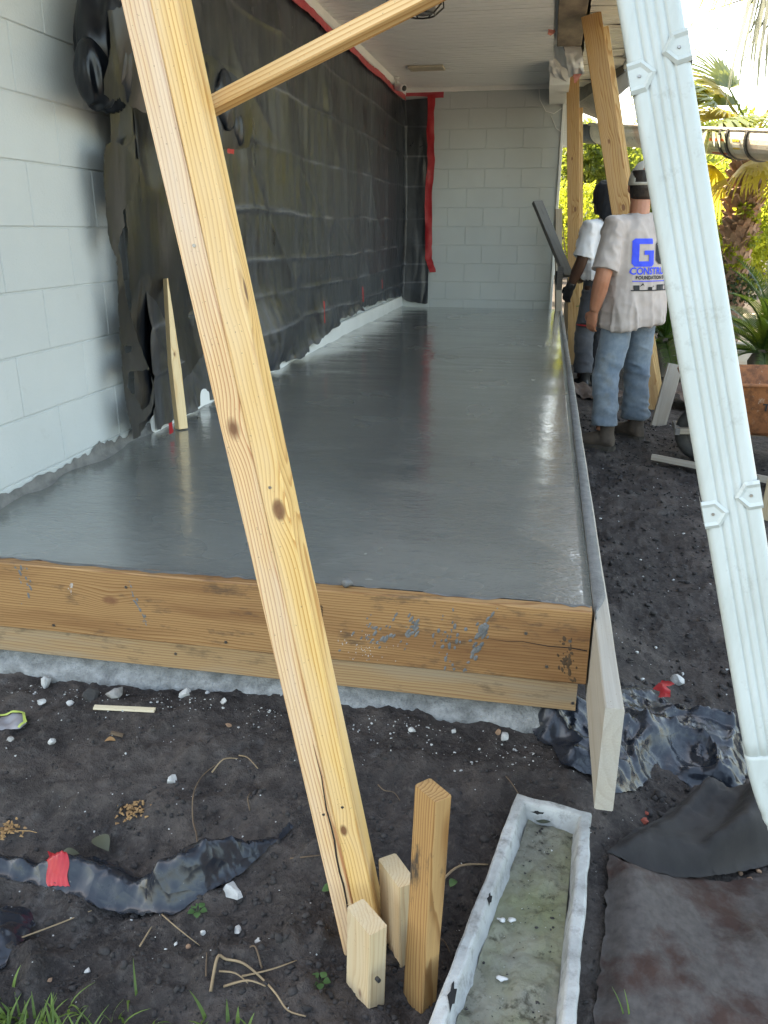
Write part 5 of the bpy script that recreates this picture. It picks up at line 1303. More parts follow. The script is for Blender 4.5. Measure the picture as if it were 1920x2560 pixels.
# ------------------------------------------------------------------ loose lumber on the right
LUM = wood('old_lumber', (.42, .35, .26), (.30, .23, .16), None, 50, .7, (), 45, weather=.7, grey=(.44, .41, .37))
def zg(x, y): return G(x, y)
props(board('loose_board', (.565, 3.235, zg(.565, 3.235) + .034), (1.35, 2.66, zg(1.2, 2.75) + .034), .089, .038, (.15, .2, 1), LUM), 'pale weathered board lying on the dirt by the wheelbarrow wheel', 'board')
props(board('form_stake', (.70, 4.30, -.60), (.795, 4.37, -.055), .105, .038, (.05, -1, .1), LUM), 'grey stake board standing in the dirt behind the wheelbarrow', 'stake')
props(board('form_stake', (.985, 2.23, -.60), (1.00, 2.24, -.22), .07, .036, (-.6, -1, 0), STK), 'fresh cut stake standing alone in the dirt beyond the downspout', 'stake')
props(board('form_stake', U(1412, 800, 'y', 7.3) + Vector((0, 0, -.3)), U(1430, 660, 'y', 7.3), .06, .036, (.3, -1, 0), LUM), 'thin pale stake leaning beside the white shirted worker', 'stake')
props(board('form_stake', U(1402, 800, 'y', 7.75) + Vector((0, 0, -.4)), U(1396, 522, 'y', 7.75), .075, .036, (.3, -1, 0), LUM), 'brown stake standing at the corner of the end wall', 'stake')
LEATH = mottled('brown_sheet', (.085, .055, .042), (.13, .09, .07), 5, .75, .4, 50, .004)
for (px, py, rx_, ry_, sd_, lab) in [(1500, 985, .20, .30, 61, 'crumpled brown paper sheet lying behind the boots'), (1740, 1010, .24, .3, 63, 'crumpled brown sheet heaped under the wheelbarrow')]:
    c_ = U(px, py, 'z', -.48); th_ = np.linspace(0, 2 * math.pi, 16)[:-1]
    out = [(c_.x + rx_ * math.cos(a) * (1 + .2 * math.sin(3 * a + sd_)), c_.y + ry_ * math.sin(a) * (1 + .15 * math.cos(2 * a))) for a in th_]
    uv, F = poly_sheet(out, .02, .3, .006, sd_); P = xyz(uv[:, 0] * 5, uv[:, 1] * 5)
    zz = Gv(uv[:, 0], uv[:, 1]) + .012 + .10 * np.maximum(0, fbm(P, 2, sd_) + .2) + .03 * (1 - np.abs(fbm(P * 2, 2, sd_ + 1)))
    props(mk('paper_sheet', np.stack([uv[:, 0], uv[:, 1], zz], -1), F, LEATH, smooth=False), lab, 'paper')
# ------------------------------------------------------------------ vegetation and background
LEAF_A = leafmat('leaf_oak', (.035, .060, .012), (.085, .115, .022), .5, .45, (.30, .36, .05))
LEAF_B = leafmat('leaf_bright', (.10, .15, .015), (.20, .24, .03), .55, .45, (.55, .58, .06))
LEAF_C = leafmat('leaf_shrub', (.055, .095, .016), (.12, .16, .03), .5, .45, (.42, .48, .06))
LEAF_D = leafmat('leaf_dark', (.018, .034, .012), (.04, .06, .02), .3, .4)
PALM = leafmat('leaf_palm', (.07, .11, .03), (.15, .18, .05), .45, .4, (.42, .46, .12))
PALMG = leafmat('leaf_palm_grey', (.075, .095, .075), (.13, .15, .11), .35, .45)
SAGO = leafmat('leaf_sago', (.020, .055, .016), (.05, .10, .022), .4, .3, (.28, .40, .04))
PALMY = leafmat('leaf_palm_yellow', (.20, .17, .03), (.28, .25, .05), .45, .45, (.6, .5, .08))
BARK = mottled('bark', (.10, .08, .06), (.17, .14, .115), 9, .9, .8, 25, .02, stretch=(1, 1, .3))
def leaves(blobs, n, size, seed, flatten=0.0):
    r = np.random.default_rng(seed); w_ = np.array([b[1][0] * b[1][1] * b[1][2] for b in blobs]) ** .7; idx = r.choice(len(blobs), n, p=w_ / w_.sum())
    C_ = np.array([b[0] for b in blobs], float)[idx]; R_ = np.array([b[1] for b in blobs], float)[idx]
    d = r.normal(size=(n, 3)); d /= np.linalg.norm(d, axis=1)[:, None]; rad = r.uniform(.35, 1.05, n) ** .6
    P = C_ + d * R_ * rad[:, None]; P += .18 * R_ * np.stack([fbm(P * 1.7, 2, seed + k) for k in range(3)], -1)
    a = r.normal(size=(n, 3)); a[:, 2] -= .35; a /= np.linalg.norm(a, axis=1)[:, None]
    b_ = np.cross(a, r.normal(size=(n, 3))); b_ /= np.linalg.norm(b_, axis=1)[:, None]; c_ = np.cross(a, b_)
    s = size * r.uniform(.6, 1.35, n)[:, None]
    V = np.stack([P, P + a * s * .5 + b_ * s * .24 + c_ * s * .06, P + a * s, P + a * s * .5 - b_ * s * .24 + c_ * s * .06], 1).reshape(-1, 3)
    return V, np.arange(4 * n).reshape(-1, 4)
def tree(name, label, base, h, blobs, n, size, mat, seed, group, tr=.14, limbs=7, cat='tree'):
    o = empty(name, base); props(o, label, cat, group); r = random.Random(seed); b = MB()
    top = max(bl[0][2] for bl in blobs)
    fork = h
    b.tube([(0, 0, -.2), (.03, .02, fork * .4), (-.04, .03, fork)], [tr * 1.3, tr, tr * .8], 10)
    for bl in blobs[:limbs]:
        c_ = Vector(bl[0]); mid = Vector((0, 0, fork)) * .45 + c_ * .55 + Vector((r.uniform(-.1, .1), r.uniform(-.1, .1), -.1))
        b.tube([(-.03, .02, fork * .9), mid, c_ + Vector((0, 0, bl[1][2] * .4))], [tr * .55, tr * .3, tr * .08], 6)
    b.build('trunk', BARK, o, True)
    V, F = leaves(blobs, n, size, seed); mk('crown', V, F, mat, o)
    return o
def blob_set(cx, cy, cz, rx, ry, rz, n, rs, seed):
    r = random.Random(seed); out = []
    for _ in range(n):
        while True:
            x, y, z = [r.uniform(-1, 1) for _ in range(3)]
            if x*x + y*y + z*z < 1: break
        s = rs * r.uniform(.6, 1.2); out.append(((cx + x * rx, cy + y * ry, cz + z * rz), (s, s, s * .75)))
    return out
GZ = -.5
TG = 'trees beyond the yard'
tree('oak_tree', 'dense dark oak tree rising behind the slanting prop', (.9, 19, GZ), 1.6, blob_set(.5, 0, 2.9, 1.9, 1.3, .95, 22, .5, 1), 9000, .15, LEAF_A, 1, TG, .2)
tree('oak_tree', 'loose sunlit tree between the end wall and the timber props', (-.7, 23, GZ), 1.6, blob_set(0, 0, 3.0, 2.1, 1.5, 1.0, 18, .5, 2), 5000, .15, LEAF_C, 2, TG, .16)
tree('oak_tree', 'broad bright green tree under the open sky beside the downspout', (4.6, 17, GZ), 1.6, blob_set(0, 0, 3.1, 2.0, 1.2, 1.35, 26, .5, 3), 14000, .13, LEAF_C, 3, TG, .16)
tree('oak_tree', 'dark green tree crown behind the broad bright tree', (7.8, 20, GZ), 1.8, blob_set(0, 0, 3.8, 2.6, 1.4, 2.0, 26, .7, 5), 12000, .16, LEAF_A, 5, TG, .18)
tree('oak_tree', 'tall olive tree behind the chute and the grey cap', (2.4, 24, GZ), 2.4, blob_set(.6, 0, 3.2, 2.4, 1.4, 1.1, 26, .6, 6), 12000, .17, LEAF_A, 6, TG, .2)
tree('shrub', 'bright yellow green shrub sunlit behind the white shirted worker', (.35, 14.5, GZ), .5, blob_set(0, 0, 1.45, .95, .6, .62, 18, .33, 7), 9000, .075, LEAF_B, 7, 'sunlit shrubs', .05, cat='shrub')
tree('shrub', 'yellow green shrub beside the end wall corner', (-.55, 15.5, GZ), .5, blob_set(0, 0, 1.35, .8, .6, .6, 14, .33, 8), 6000, .075, LEAF_B, 8, 'sunlit shrubs', .05, cat='shrub')
tree('shrub', 'leafy green shrub behind the palm trunk', (2.6, 12.3, GZ), .5, blob_set(0, 0, 1.4, 1.0, .7, 1.0, 24, .4, 9), 11000, .085, LEAF_B, 9, 'sunlit shrubs', .05, cat='shrub')
tree('shrub', 'large light green shrub to the right of the palm trunk', (4.4, 12.0, GZ), .5, blob_set(0, 0, 1.4, 1.3, .8, 1.1, 24, .42, 10), 11000, .085, LEAF_C, 10, 'sunlit shrubs', .05, cat='shrub')
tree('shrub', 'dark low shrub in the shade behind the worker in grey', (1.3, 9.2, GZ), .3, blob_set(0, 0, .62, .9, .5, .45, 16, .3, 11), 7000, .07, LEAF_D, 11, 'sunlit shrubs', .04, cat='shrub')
V, F = leaves(blob_set(4, 30, 1.6, 14, 1.5, 2.2, 70, 1.3, 20), 26000, .3, 20)
props(mk('woodland', V, F, LEAF_A), 'far belt of trees closing the view behind the yard', 'woodland', kind='stuff')
# --- palm fronds
def fan_leaf(rad=.75, seg=30, pet=.8, droop=.35, spread=2.5, seed=0):
    r = np.random.default_rng(seed); b = MB()
    b.tube([(0, 0, 0), (pet * .5, 0, .05), (pet, 0, .02)], [.018, .013, .010], 5)
    for k in range(seg):
        a = -spread / 2 + spread * k / (seg - 1) + r.normal(0, .02); ln = rad * (1 - .25 * abs(a / (spread / 2)) ** 2) * r.uniform(.9, 1.08)
        d = Vector((math.cos(a), math.sin(a), 0)); s = Vector((-math.sin(a), math.cos(a), 0)); o_ = Vector((pet, 0, .02)); fold = .012 * (1 if k % 2 else -1)
        P = [o_ + d * (ln * t_) + Vector((0, 0, -droop * ln * t_ ** 2.2 + fold * min(1, t_ * 3) + .05 * t_)) for t_ in (0, .35, .65, .88, 1)]; w_ = [.004, .022, .020, .012, .001]
        V = []
        for p, ww in zip(P, w_): V += [tuple(p - s * ww * rad * 1.3), tuple(p + s * ww * rad * 1.3)]
        b.add(V, [(2*i, 2*i+1, 2*i+3, 2*i+2) for i in range(4)])
    return mesh('frond', b.v, b.f)
def pin_leaf(ln=1.0, n=44, ll=.16, arch=.5, droop=.5, seed=0, vee=.45):
    r = np.random.default_rng(seed); b = MB(); P = []
    for k in range(13):
        t_ = k / 12; P.append(Vector((ln * (t_ * .9), 0, ln * (arch * t_ - (arch * .55 + droop * .5) * t_ ** 2.1))))
    b.tube(P, [.010 * (1 - .8 * k / 12) + .002 for k in range(13)], 5)
    for k in range(n):
        t_ = .10 + .9 * k / (n - 1); f = t_ * 12; i = min(int(f), 11); p = P[i].lerp(P[i + 1], f - i); tg = (P[i + 1] - P[i]).normalized()
        l_ = ll * math.sin(math.pi * min(1, .18 + t_ * .84)) ** .6 * r.uniform(.92, 1.06); up = Vector((0, -1, 0)).cross(tg).normalized() * 1.0
        for s in (-1, 1):
            d = (tg * .55 + Vector((0, s, 0)) * .9 + up * vee).normalized(); w_ = tg * .0065
            e1 = p + d * l_ * .55; e2 = p + d * l_ + Vector((0, 0, -.02 * l_ / .16))
            b.add([tuple(p - w_), tuple(p + w_), tuple(e1 + w_ * 1.1), tuple(e1 - w_ * 1.1), tuple(e2)], [(0, 1, 2, 3), (3, 2, 4)])
    return mesh('frond', b.v, b.f)
def put(me, parent, loc, az, el, roll=0.0, s=1.0, mat=None, name='frond'):
    o = bpy.data.objects.new(name, me); COL.objects.link(o); o.parent = parent
    o.matrix_local = Matrix.Translation(loc) @ Matrix.Rotation(az, 4, 'Z') @ Matrix.Rotation(-el, 4, 'Y') @ Matrix.Rotation(roll, 4, 'X') @ Matrix.Scale(s, 4)
    return o
R_ = random.Random(4)
def sago(loc, label, seed, mats, ln=1.0, n1=22, group='sago palms'):
    o = empty('sago_palm', loc); props(o, label, 'sago palm', group)
    mes = []
    for k in range(3):
        me = pin_leaf(ln, 46, .15 * ln, .55, .45 + .1 * k, seed + k); me.materials.append(mats[k % len(mats)]); mes.append(me)
    b = MB(); b.rings([ell((0, 0, z), r_ + .012 * (k % 2), r_ + .012 * ((k + 1) % 2), 16, 2) for k, (z, r_) in enumerate([(-.1, .10), (0.0, .11), (.06, .10), (.12, .115), (.18, .11), (.25, .115), (.32, .09), (.37, .04)])]); b.build('trunk', BARK, o, True)
    rr = random.Random(seed)
    for k in range(n1):
        az = 2 * math.pi * k * .618 + rr.uniform(-.2, .2); el = [1.15, .75, .35, .0, -.35][k % 5] + rr.uniform(-.12, .12)
        put(mes[k % 3], o, (0, 0, .33), az, el, rr.uniform(-.3, .3), rr.uniform(.85, 1.1))
    return o
sago((1.95, 6.7, GZ - .1), 'sunlit sago palm with upright glowing fronds behind the wheelbarrow', 11, [SAGO], 1.0, 30)
sago((1.02, 6.6, GZ), 'dark shaded sago palm behind the worker in grey', 23, [SAGO], .95, 22)
sago((2.75, 6.0, GZ - .1), 'low sago palm whose fronds reach over the wheelbarrow tray', 31, [SAGO], .95, 26)
# trunk palm
pal = empty('palm_tree', (2.10, 9.2, GZ)); props(pal, 'palm with a thick trunk of shaggy brown leaf stubs and yellowing fronds', 'palm')
BOOTS = mottled('palm_boots', (.23, .13, .085), (.36, .23, .16), 9, .85, .6, 40, .01)
b = MB(); b.tube([(0, 0, -.2), (0, 0, .9), (.02, 0, 1.6), (.0, 0, 2.35)], [.15, .15, .17, .14], 14); tk = b.build('trunk', BOOTS, pal, True)
k = 0
for z in np.arange(.05, 2.3, .072):
    for j in range(9):
        a = 2 * math.pi * (j + .5 * (k % 2)) / 9 + R_.uniform(-.12, .12); r0 = .145; d = Vector((math.cos(a), math.sin(a), 0)); s = Vector((-math.sin(a), math.cos(a), 0)); out = R_.uniform(.06, .13) if z > 1.15 else .035; w_ = .052; zz = z + R_.uniform(-.02, .02)
        up = R_.uniform(.06, .15)
        p0 = d * r0 + Vector((0, 0, zz)); p1 = d * (r0 + out) + Vector((0, 0, zz + up))
        b = MB(); b.add([p0 - s * w_, p0 + s * w_, p1 + s * w_ * .5, p1 - s * w_ * .5, p0 - s * w_ * .8 - d * .03 + Vector((0, 0, .05)), p0 + s * w_ * .8 - d * .03 + Vector((0, 0, .05)), p1 + s * w_ * .4 - d * .02 + Vector((0, 0, .02)), p1 - s * w_ * .4 - d * .02 + Vector((0, 0, .02))], [(0, 1, 2, 3), (7, 6, 5, 4), (0, 3, 7, 4), (1, 5, 6, 2), (2, 6, 7, 3)])
        b.build('leaf_stub', BOOTS, tk)
    k += 1
fl = []
for k in range(3):
    me = fan_leaf(.70 + .05 * k, 32, .75, .3 + .2 * k, 2.6, 40 + k); me.materials.append([PALM, PALMY, PALM][k]); fl.append(me)
for k in range(22):
    az = 2 * math.pi * k * .618; el = [1.0, .55, .15, -.35][k % 4] + R_.uniform(-.15, .15)
    put(fl[k % 3] if k % 4 != 3 else fl[1], pal, (0, 0, 2.3), az, el, R_.uniform(-.5, .5), R_.uniform(.75, 1.05))
V, F = leaves(blob_set(0, -.16, 1.25, .16, .08, .5, 8, .09, 30), 420, .07, 30); props(mk('fern_sprigs', V, F, LEAF_B, pal), kind='stuff')
# taller palm whose fronds hang into the view
tp = empty('palm_tree', (2.55, 6.3, GZ)); props(tp, 'tall palm with long drooping grey green fronds hanging down from above', 'palm')
b = MB(); b.tube([(0.25, 0, -.2), (.2, 0, 1.2), (.05, 0, 2.6), (0, 0, 4.3)], [.15, .13, .12, .12], 12); b.build('trunk', BOOTS, tp, True)
fg = []
for k in range(2):
    me = fan_leaf(1.05, 30, .8, 1.0, 2.2, 60 + k); me.materials.append([PALMG, PALM][k]); fg.append(me)
for k in range(26):
    az = 2 * math.pi * k / 26 * 3 + R_.uniform(-.2, .2); el = [.5, 0.0, -.5, -.95][k % 4] + R_.uniform(-.12, .12)
    put(fg[k % 2], tp, (0, 0, 4.25), az, el, R_.uniform(-.4, .4), R_.uniform(.85, 1.15))
# pine sprig against the sky
ps = empty('pine_bough', (1.95, 11.0, 3.75)); props(ps, 'thin dead pine bough with cones reaching across the bright sky', 'branch')
b = MB(); b.tube([(1.2, 0, .1), (.55, 0, .02), (.2, .05, -.02), (-.2, .1, -.12), (-.45, .1, -.3)], [.025, .016, .011, .007, .003], 6); st_ = b.build('stem', BARK, ps, True)
NEED = leafmat('needles', (.05, .075, .04), (.09, .11, .06), .2)
for (x, z) in [(.5, -.25), (.15, -.4), (-.1, -.35), (-.3, -.5), (-.45, -.32), (.3, -.7), (.05, -.62)]:
    MB().tube([(x + .08, .05, z + .25), (x, .05, z)], [.006, .003], 5).build('twig', BARK, ps); b = MB()
    for k in range(26):
        d = Vector((R_.gauss(0, 1), R_.gauss(0, 1), R_.gauss(0, 1) + .3)).normalized() * .11; s = d.orthogonal().normalized() * .003
        b.add([Vector((x, .05, z)) - s, Vector((x, .05, z)) + s, Vector((x, .05, z)) + d], [(0, 1, 2)])
    b.build('needle_tuft', NEED, ps)
# ------------------------------------------------------------------ concrete chute
t = NT('chute_steel', .6, .4); v = t.co()
col = t.mix(t.ramp(t.noise(v, 8, 5, .65), [(.35, 0.0), (.65, 1.0)]), (.52, .47, .38), (.62, .56, .46))
col = t.mix(t.ramp(t.noise(t.co(scale=(3, 1, 1), rot=(0, .7, 0)), 17, 6, .75), [(.58, 0.0), (.68, .75)]), col, (.14, .12, .105))
col = t.mix(t.ramp(t.noise(v, 3, 4, .6), [(.55, 0.0), (.7, .6)]), col, (.42, .22, .13))
CHU = t.done(col, None, t.bump(t.noise(v, 40, 5, .7), .5, .006))
c0 = Vector(U(1462, 322, 'y', 11.3)); c1 = Vector(U(1905, 345, 'y', 7.6)); c2 = c0 + (c1 - c0) * 1.75
chu = empty('concrete_chute', tuple(c1)); props(chu, 'dirty grey concrete delivery chute with warning stickers reaching in from the street', 'chute'); PC = Matrix.Translation(-c1)
axc = (c2 - c0).normalized(); sc_ = axc.cross(Vector((0, 0, 1))).normalized(); uc = sc_.cross(axc)
def arc(c_, r, a0=-20, a1=200, n=18): return [c_ + sc_ * (r * math.cos(math.radians(a0 + (a1 - a0) * k / n))) - uc * (r * math.sin(math.radians(a0 + (a1 - a0) * k / n))) for k in range(n + 1)]
def shell(ca, cb, r, th, name, mat, parent, nseg=10):
    b = MB(); R = []
    for i in range(nseg + 1):
        c_ = ca.lerp(cb, i / nseg); R.append(arc(c_, r) + arc(c_, r - th)[::-1])
    b.rings(R); return b.build(name, mat, parent, False, PC)
cm = c0.lerp(c2, .52)
body_c = shell(c0 + axc * .5, cm, .185, .012, 'lower_section', CHU, chu); body_d = shell(cm - axc * .05, c2, .205, .012, 'upper_section', CHU, chu)
shell(c0, c0 + axc * .55, .19, .014, 'rubber_lip', mottled('dark_rubber', (.05, .055, .065), (.09, .095, .11), 8, .6, .3), chu)
for q_ in (cm - axc * .06, cm + axc * .06, c1 + axc * .02): shell(q_, q_ + axc * .035, .222, .03, 'hinge_ring', BLK, chu, 2)
for s in (-1, 1):
    b = MB().tube([c0 + axc * .5 + sc_ * (s * .185) + uc * .065, c2 + sc_ * (s * .2) + uc * .07], .018, 8); b.build('rim_flange', CHU, chu, True, PC)
MB().tube([c2 - axc * .6, c2 - axc * .6 - uc * (c2.z + .45)], .05, 8).build('support', BLK, chu, True, PC)
STW = NT('sticker_white', .5).done((.62, .58, .50)); STR = NT('sticker_red', .5).done((.55, .10, .03)); STY = NT('sticker_yellow', .5).done((.6, .42, .04)); STG = NT('sticker_grey', .5).done((.33, .33, .31))
def sticker(s0, s1, a0, a1, mat, off, parent):
    b = MB(); V = []; side = -1 if sc_.y > 0 else 1
    for k in range(7):
        a = math.radians(a0 + (a1 - a0) * k / 6)
        for s in (s0, s1):
            V.append(c1 + axc * s + sc_ * (side * (.2075 + off) * math.cos(a)) - uc * ((.2075 + off) * math.sin(a)))
    b.add(V, [(2*k, 2*k+1, 2*k+3, 2*k+2) for k in range(6)]); return b.build('sticker', mat, parent, False)
for (s0, s1) in ((-.62, -.28),):
    sticker(s0, s1, 5, 62, STW, 0, body_d); sticker(s0 + .01, s1 - .01, 6, 13, STR, .002, body_d); sticker(s0 + .01, s1 - .01, 48, 55, STR, .002, body_d); sticker(s0 + .02, s1 - .14, 18, 32, STG, .002, body_d); sticker(s1 - .11, s1 - .02, 18, 30, STG, .002, body_d); sticker(s0 + .02, s1 - .02, 36, 42, STG, .002, body_d)
sticker(-.19, -.06, 5, 48, STW, 0, body_d); sticker(-.185, -.065, 6, 12, STY, .002, body_d); sticker(-.185, -.065, 28, 33, STY, .002, body_d)
# ------------------------------------------------------------------ neighbouring house
nh = empty('neighbour_house', (-2.6, 26, GZ)); props(nh, 'pale siding house with a white sloping rake seen past the end wall', 'house')
SID = mottled('pale_siding', (.66, .68, .66), (.72, .74, .72), 4, .6, .1); 
MB().box(-5, 4.6, 0, 6, -.1, 2.55).build('wall', SID, nh)
for k in range(14):
    z = .05 + k * .18; MB().add([(-5, -.012, z + .178), (4.6, -.012, z + .178), (4.6, -.035, z), (-5, -.035, z), (-5, .0, z), (4.6, 0, z)], [(0, 1, 2, 3), (3, 2, 5, 4)]).build('siding_board', SID, nh)
def prism(pts, y0, y1): n = len(pts); return MB().rings([[(x, y0, z) for x, z in pts], [(x, y1, z) for x, z in pts]])
prism([(-5, 2.55), (4.6, 2.55), (-.2, 3.75)], 0, .1).build('gable', SID, nh)
prism([(-.2, 3.72), (5.0, 2.42), (5.0, 2.62), (-.2, 3.95)], -.4, 6).build('roof', WHITE, nh); prism([(-.2, 3.72), (-5.4, 2.42), (-5.4, 2.62), (-.2, 3.95)], -.4, 6).build('roof', WHITE, nh)
GLD = NT('dark_glass', .08).done((.03, .035, .04))
for x in (.9, 2.5, 3.6):
    w_ = MB().bbox(x, x + .85, -.06, -.036, .9, 2.0, .004).build('window', WHITE, nh); MB().box(x + .06, x + .79, -.064, -.061, .96, 1.94).build('pane', GLD, w_)
# ------------------------------------------------------------------ small things on the soil
def gp(px, py):
    z = -.44
    for _ in range(5):
        p = U(px, py, 'z', z); z = G(p.x, p.y)
    return U(px, py, 'z', z)
def depth(p): return (p - CAM).dot(FW)
ROCKW = mottled('lime_rubble', (.50, .49, .46), (.34, .33, .31), 30, .9, .7, 120, .004); ROCKG = mottled('grey_rubble', (.30, .285, .26), (.19, .18, .165), 24, .9, .7, 110, .004); ROCKB = mottled('brown_pebble', (.33, .20, .12), (.22, .13, .08), 18, .6, .3, 90, .002); BRK = mottled('brick_bit', (.30, .07, .045), (.20, .05, .035), 22, .9, .6, 110, .003)
def rock(px, py, wpx, hpx, mat, label, seed, name='rubble_stone', cat='stone', group=None, sq=.6, amp=.35):
    p = gp(px, py); s = depth(p) / FPX; rx = wpx * s / 2; rz = hpx * s / 2
    V, F = lump((rx, max(rx * .7, rz), rz * .8), seed, 2, 1, amp)
    # facets: flatten by planes
    r = np.random.default_rng(seed)
    for _ in range(6):
        n = r.normal(size=3); n /= np.linalg.norm(n); d = V @ n; lim = np.quantile(d, .82); V = V - np.outer(np.maximum(0, d - lim), n)
    o = mk(name, V, F, mat, mw=Matrix.Translation((p.x, p.y, p.z + rz * .25)) @ Matrix.Rotation(seed * 1.3, 4, 'Z')); props(o, label, cat, group); return o
for i, a in enumerate([
    (115, 1715, 34, 50, ROCKW, 'upright white rubble chunk below the front form board'), (103, 1758, 22, 26, ROCKW, 'small white chip below the upright rubble chunk'), (176, 1762, 26, 22, ROCKW, 'rounded white stone beside the upright rubble chunk'),
    (287, 1738, 52, 48, ROCKG, 'grey rubble block against the old foundation edge'), (228, 1748, 40, 62, mottled('dark_clod', (.04, .036, .034), (.06, .055, .05), 20, .95, .7), 'dark upright clod beside the grey rubble block'), (464, 1738, 38, 30, ROCKW, 'flat white shell fragment near the foundation'),
    (560, 1755, 22, 20, ROCKW, 'white pebble halfway along the foundation'), (520, 1736, 16, 16, ROCKW, 'tiny white pebble in the soil along the foundation'), (128, 1856, 30, 24, ROCKW, 'pale ring shaped shell lying in the dark soil'), (25, 1852, 34, 20, ROCKG, 'flat grey stone near the reflective wrapper'),
    (428, 1955, 32, 34, ROCKW, 'angular white shell chunk in the middle of the bare soil'), (580, 2232, 70, 56, ROCKW, 'large flat white concrete fragment at the edge of the plastic strip'), (366, 2278, 52, 22, ROCKG, 'grey rubble piece under the plastic strip'), (592, 2328, 32, 20, ROCKW, 'white stone in front of the large flat fragment'),
    (508, 2333, 16, 16, ROCKW, 'small white pebble in front of the plastic strip'), (440, 2360, 16, 10, ROCKW, 'tiny white pebble among the clods'), (645, 2355, 16, 22, ROCKW, 'thin upright white chip by the brace foot'), (218, 2430, 22, 20, ROCKW, 'white pebble near the grass'), (122, 2455, 24, 18, ROCKB, 'tan pebble near the grass'),
    (1695, 1708, 40, 38, ROCKW, 'pale round rubble stone behind the red tape scrap'), (1262, 1846, 36, 22, ROCKW, 'pale rubble stone at the right end of the foundation'), (1245, 1834, 16, 22, ROCKB, 'brown pebble at the right end of the foundation'), (1030, 1826, 22, 18, ROCKW, 'small pale stone at the foundation foot'), (1135, 1828, 16, 16, ROCKW, 'small pale pebble at the foundation foot'),
    (1612, 2057, 30, 22, BRK, 'red brick fragment beside the planter'), (1614, 2032, 18, 14, BRK, 'small red brick chip behind the larger fragment'), (570, 1815, 18, 14, ROCKB, 'pinkish pebble left of the brace'), (470, 2365, 18, 14, ROCKB, 'brown pebble in front of the plastic strip')]):
    rock(*a, seed=i + 3)
for i, (px, py, w_) in enumerate([(1875, 2200, 26), (1850, 2185, 18), (1895, 2180, 18), (1905, 2205, 20), (1860, 2215, 16), (1885, 2222, 14), (1838, 2205, 14), (1645, 2198, 30), (1612, 2190, 22), (1690, 2205, 14), (1635, 2220, 12), (1790, 2240, 14), (1768, 2450, 12), (1910, 2160, 16)]):
    rock(px, py, w_, w_ * .8, ROCKB, 'smooth brown river pebble at the edge of the black weed cloth', 60 + i, 'river_pebble', 'pebble', 'river pebbles by the weed cloth', amp=.12)
# clods and chips nobody could count
def scatter(n, fn, rmin, rmax, seed, mat, name, label, sub=1, squash=.7, zfix=None):
    r = np.random.default_rng(seed); bm = bmesh.new(); bmesh.ops.create_icosphere(bm, subdivisions=sub, radius=1); B = np.array([v.co[:] for v in bm.verts]); F0 = np.array([[v.index for v in f.verts] for f in bm.faces]); bm.free()
    x, y = fn(r, n); z = Gv(x, y) if zfix is None else np.full(n, zfix); s = rmin * (rmax / rmin) ** (r.uniform(0, 1, n) ** 2.2)
    V = B[None] * (1 + r.normal(0, .33, (n, len(B), 1))) * s[:, None, None] * np.array((1, 1, squash)) * r.uniform(.6, 1.3, (n, 1, 3))
    V = V + np.stack([x, y, z + s * .25], -1)[:, None]; F = (F0[None] + (np.arange(n) * len(B))[:, None, None]).reshape(-1, 3)
    props(mk(name, V.reshape(-1, 3), F, mat), label, name.replace('_', ' '), kind='stuff')
def near(r, n):
    x = r.uniform(-1.5, .55, n); y = -.07 - .95 * r.uniform(0, 1, n) ** .85; return x, y
def cloddy(r, n):
    k = n // 2; x = np.concatenate([r.uniform(-1.1, -.1, k), r.normal(-.42, .16, n - k)]); y = np.concatenate([r.uniform(-1.0, -.35, k), r.normal(-.68, .12, n - k)]); return x, y
def sidey(r, n): return r.uniform(.08, 1.2, n), r.uniform(-.2, 4.5, n)
def foot(r, n): return r.uniform(-1.6, -.05, n), -.075 - np.abs(r.normal(0, .06, n))
CLODM = mottled('soil_clod', (.024, .021, .02), (.048, .042, .039), 30, .95, .6, 150, .003); CHIP = mottled('white_chip', (.45, .44, .41), (.58, .57, .54), 40, .9, .2)
scatter(4200, near, .0012, .006, 1, CLODM, 'soil_crumbs', 'loose dark soil crumbs strewn over the ground')
scatter(1500, cloddy, .0015, .010, 2, CLODM, 'soil_clods', 'dark clods heaped around the foot of the leaning brace')
scatter(420, near, .0005, .003, 3, CHIP, 'shell_chips', 'white shell chips sprinkled through the soil')
scatter(520, foot, .0008, .004, 4, ROCKW, 'lime_crumbs', 'pale lime crumbs along the foundation edge')
scatter(5200, sidey, .0015, .013, 5, CLODM, 'trench_clods', 'dark clods on the ground beside the form')
scatter(420, sidey, .001, .006, 6, CHIP, 'trench_chips', 'white chips on the ground beside the form')
def onplanter(r, n):
    a = r.uniform(.05, .95, n); b_ = r.uniform(0, 1, n); return (fl2[0] + (fr2[0] - fl2[0]) * a) * (1 - b_) + (nl2[0] + (nr2[0] - nl2[0]) * a) * b_, (fl2[1] + (fr2[1] - fl2[1]) * a) * (1 - b_) + (nl2[1] + (nr2[1] - nl2[1]) * a) * b_
fl2, fr2, nl2, nr2 = (-.115, -.355), (-.025, -.375), (-.255, -.98), (-.095, -.96)
scatter(170, onplanter, .0008, .0036, 7, CLODM, 'planter_litter', 'dark crumbs of litter on the mossy planter floor', squash=.5, zfix=-.350)
scatter(26, onplanter, .0006, .0025, 8, CHIP, 'planter_chips', 'white shell bits on the mossy planter floor', squash=.5, zfix=-.349)
for i, (px, py, a) in enumerate([(1255, 2298, 'pale shell lying in the planter'), (1278, 2300, 'smaller pale shell beside the first in the planter'), (1258, 2446, 'white shell lower down in the planter')]):
    p = U(px, py, 'z', -.345); V, F = lump((.008, .005, .0028), 90 + i, 2, 1, .7); props(mk('shell', V, F, CHIP, smooth=True, mw=Matrix.Translation(p)), a, 'shell')
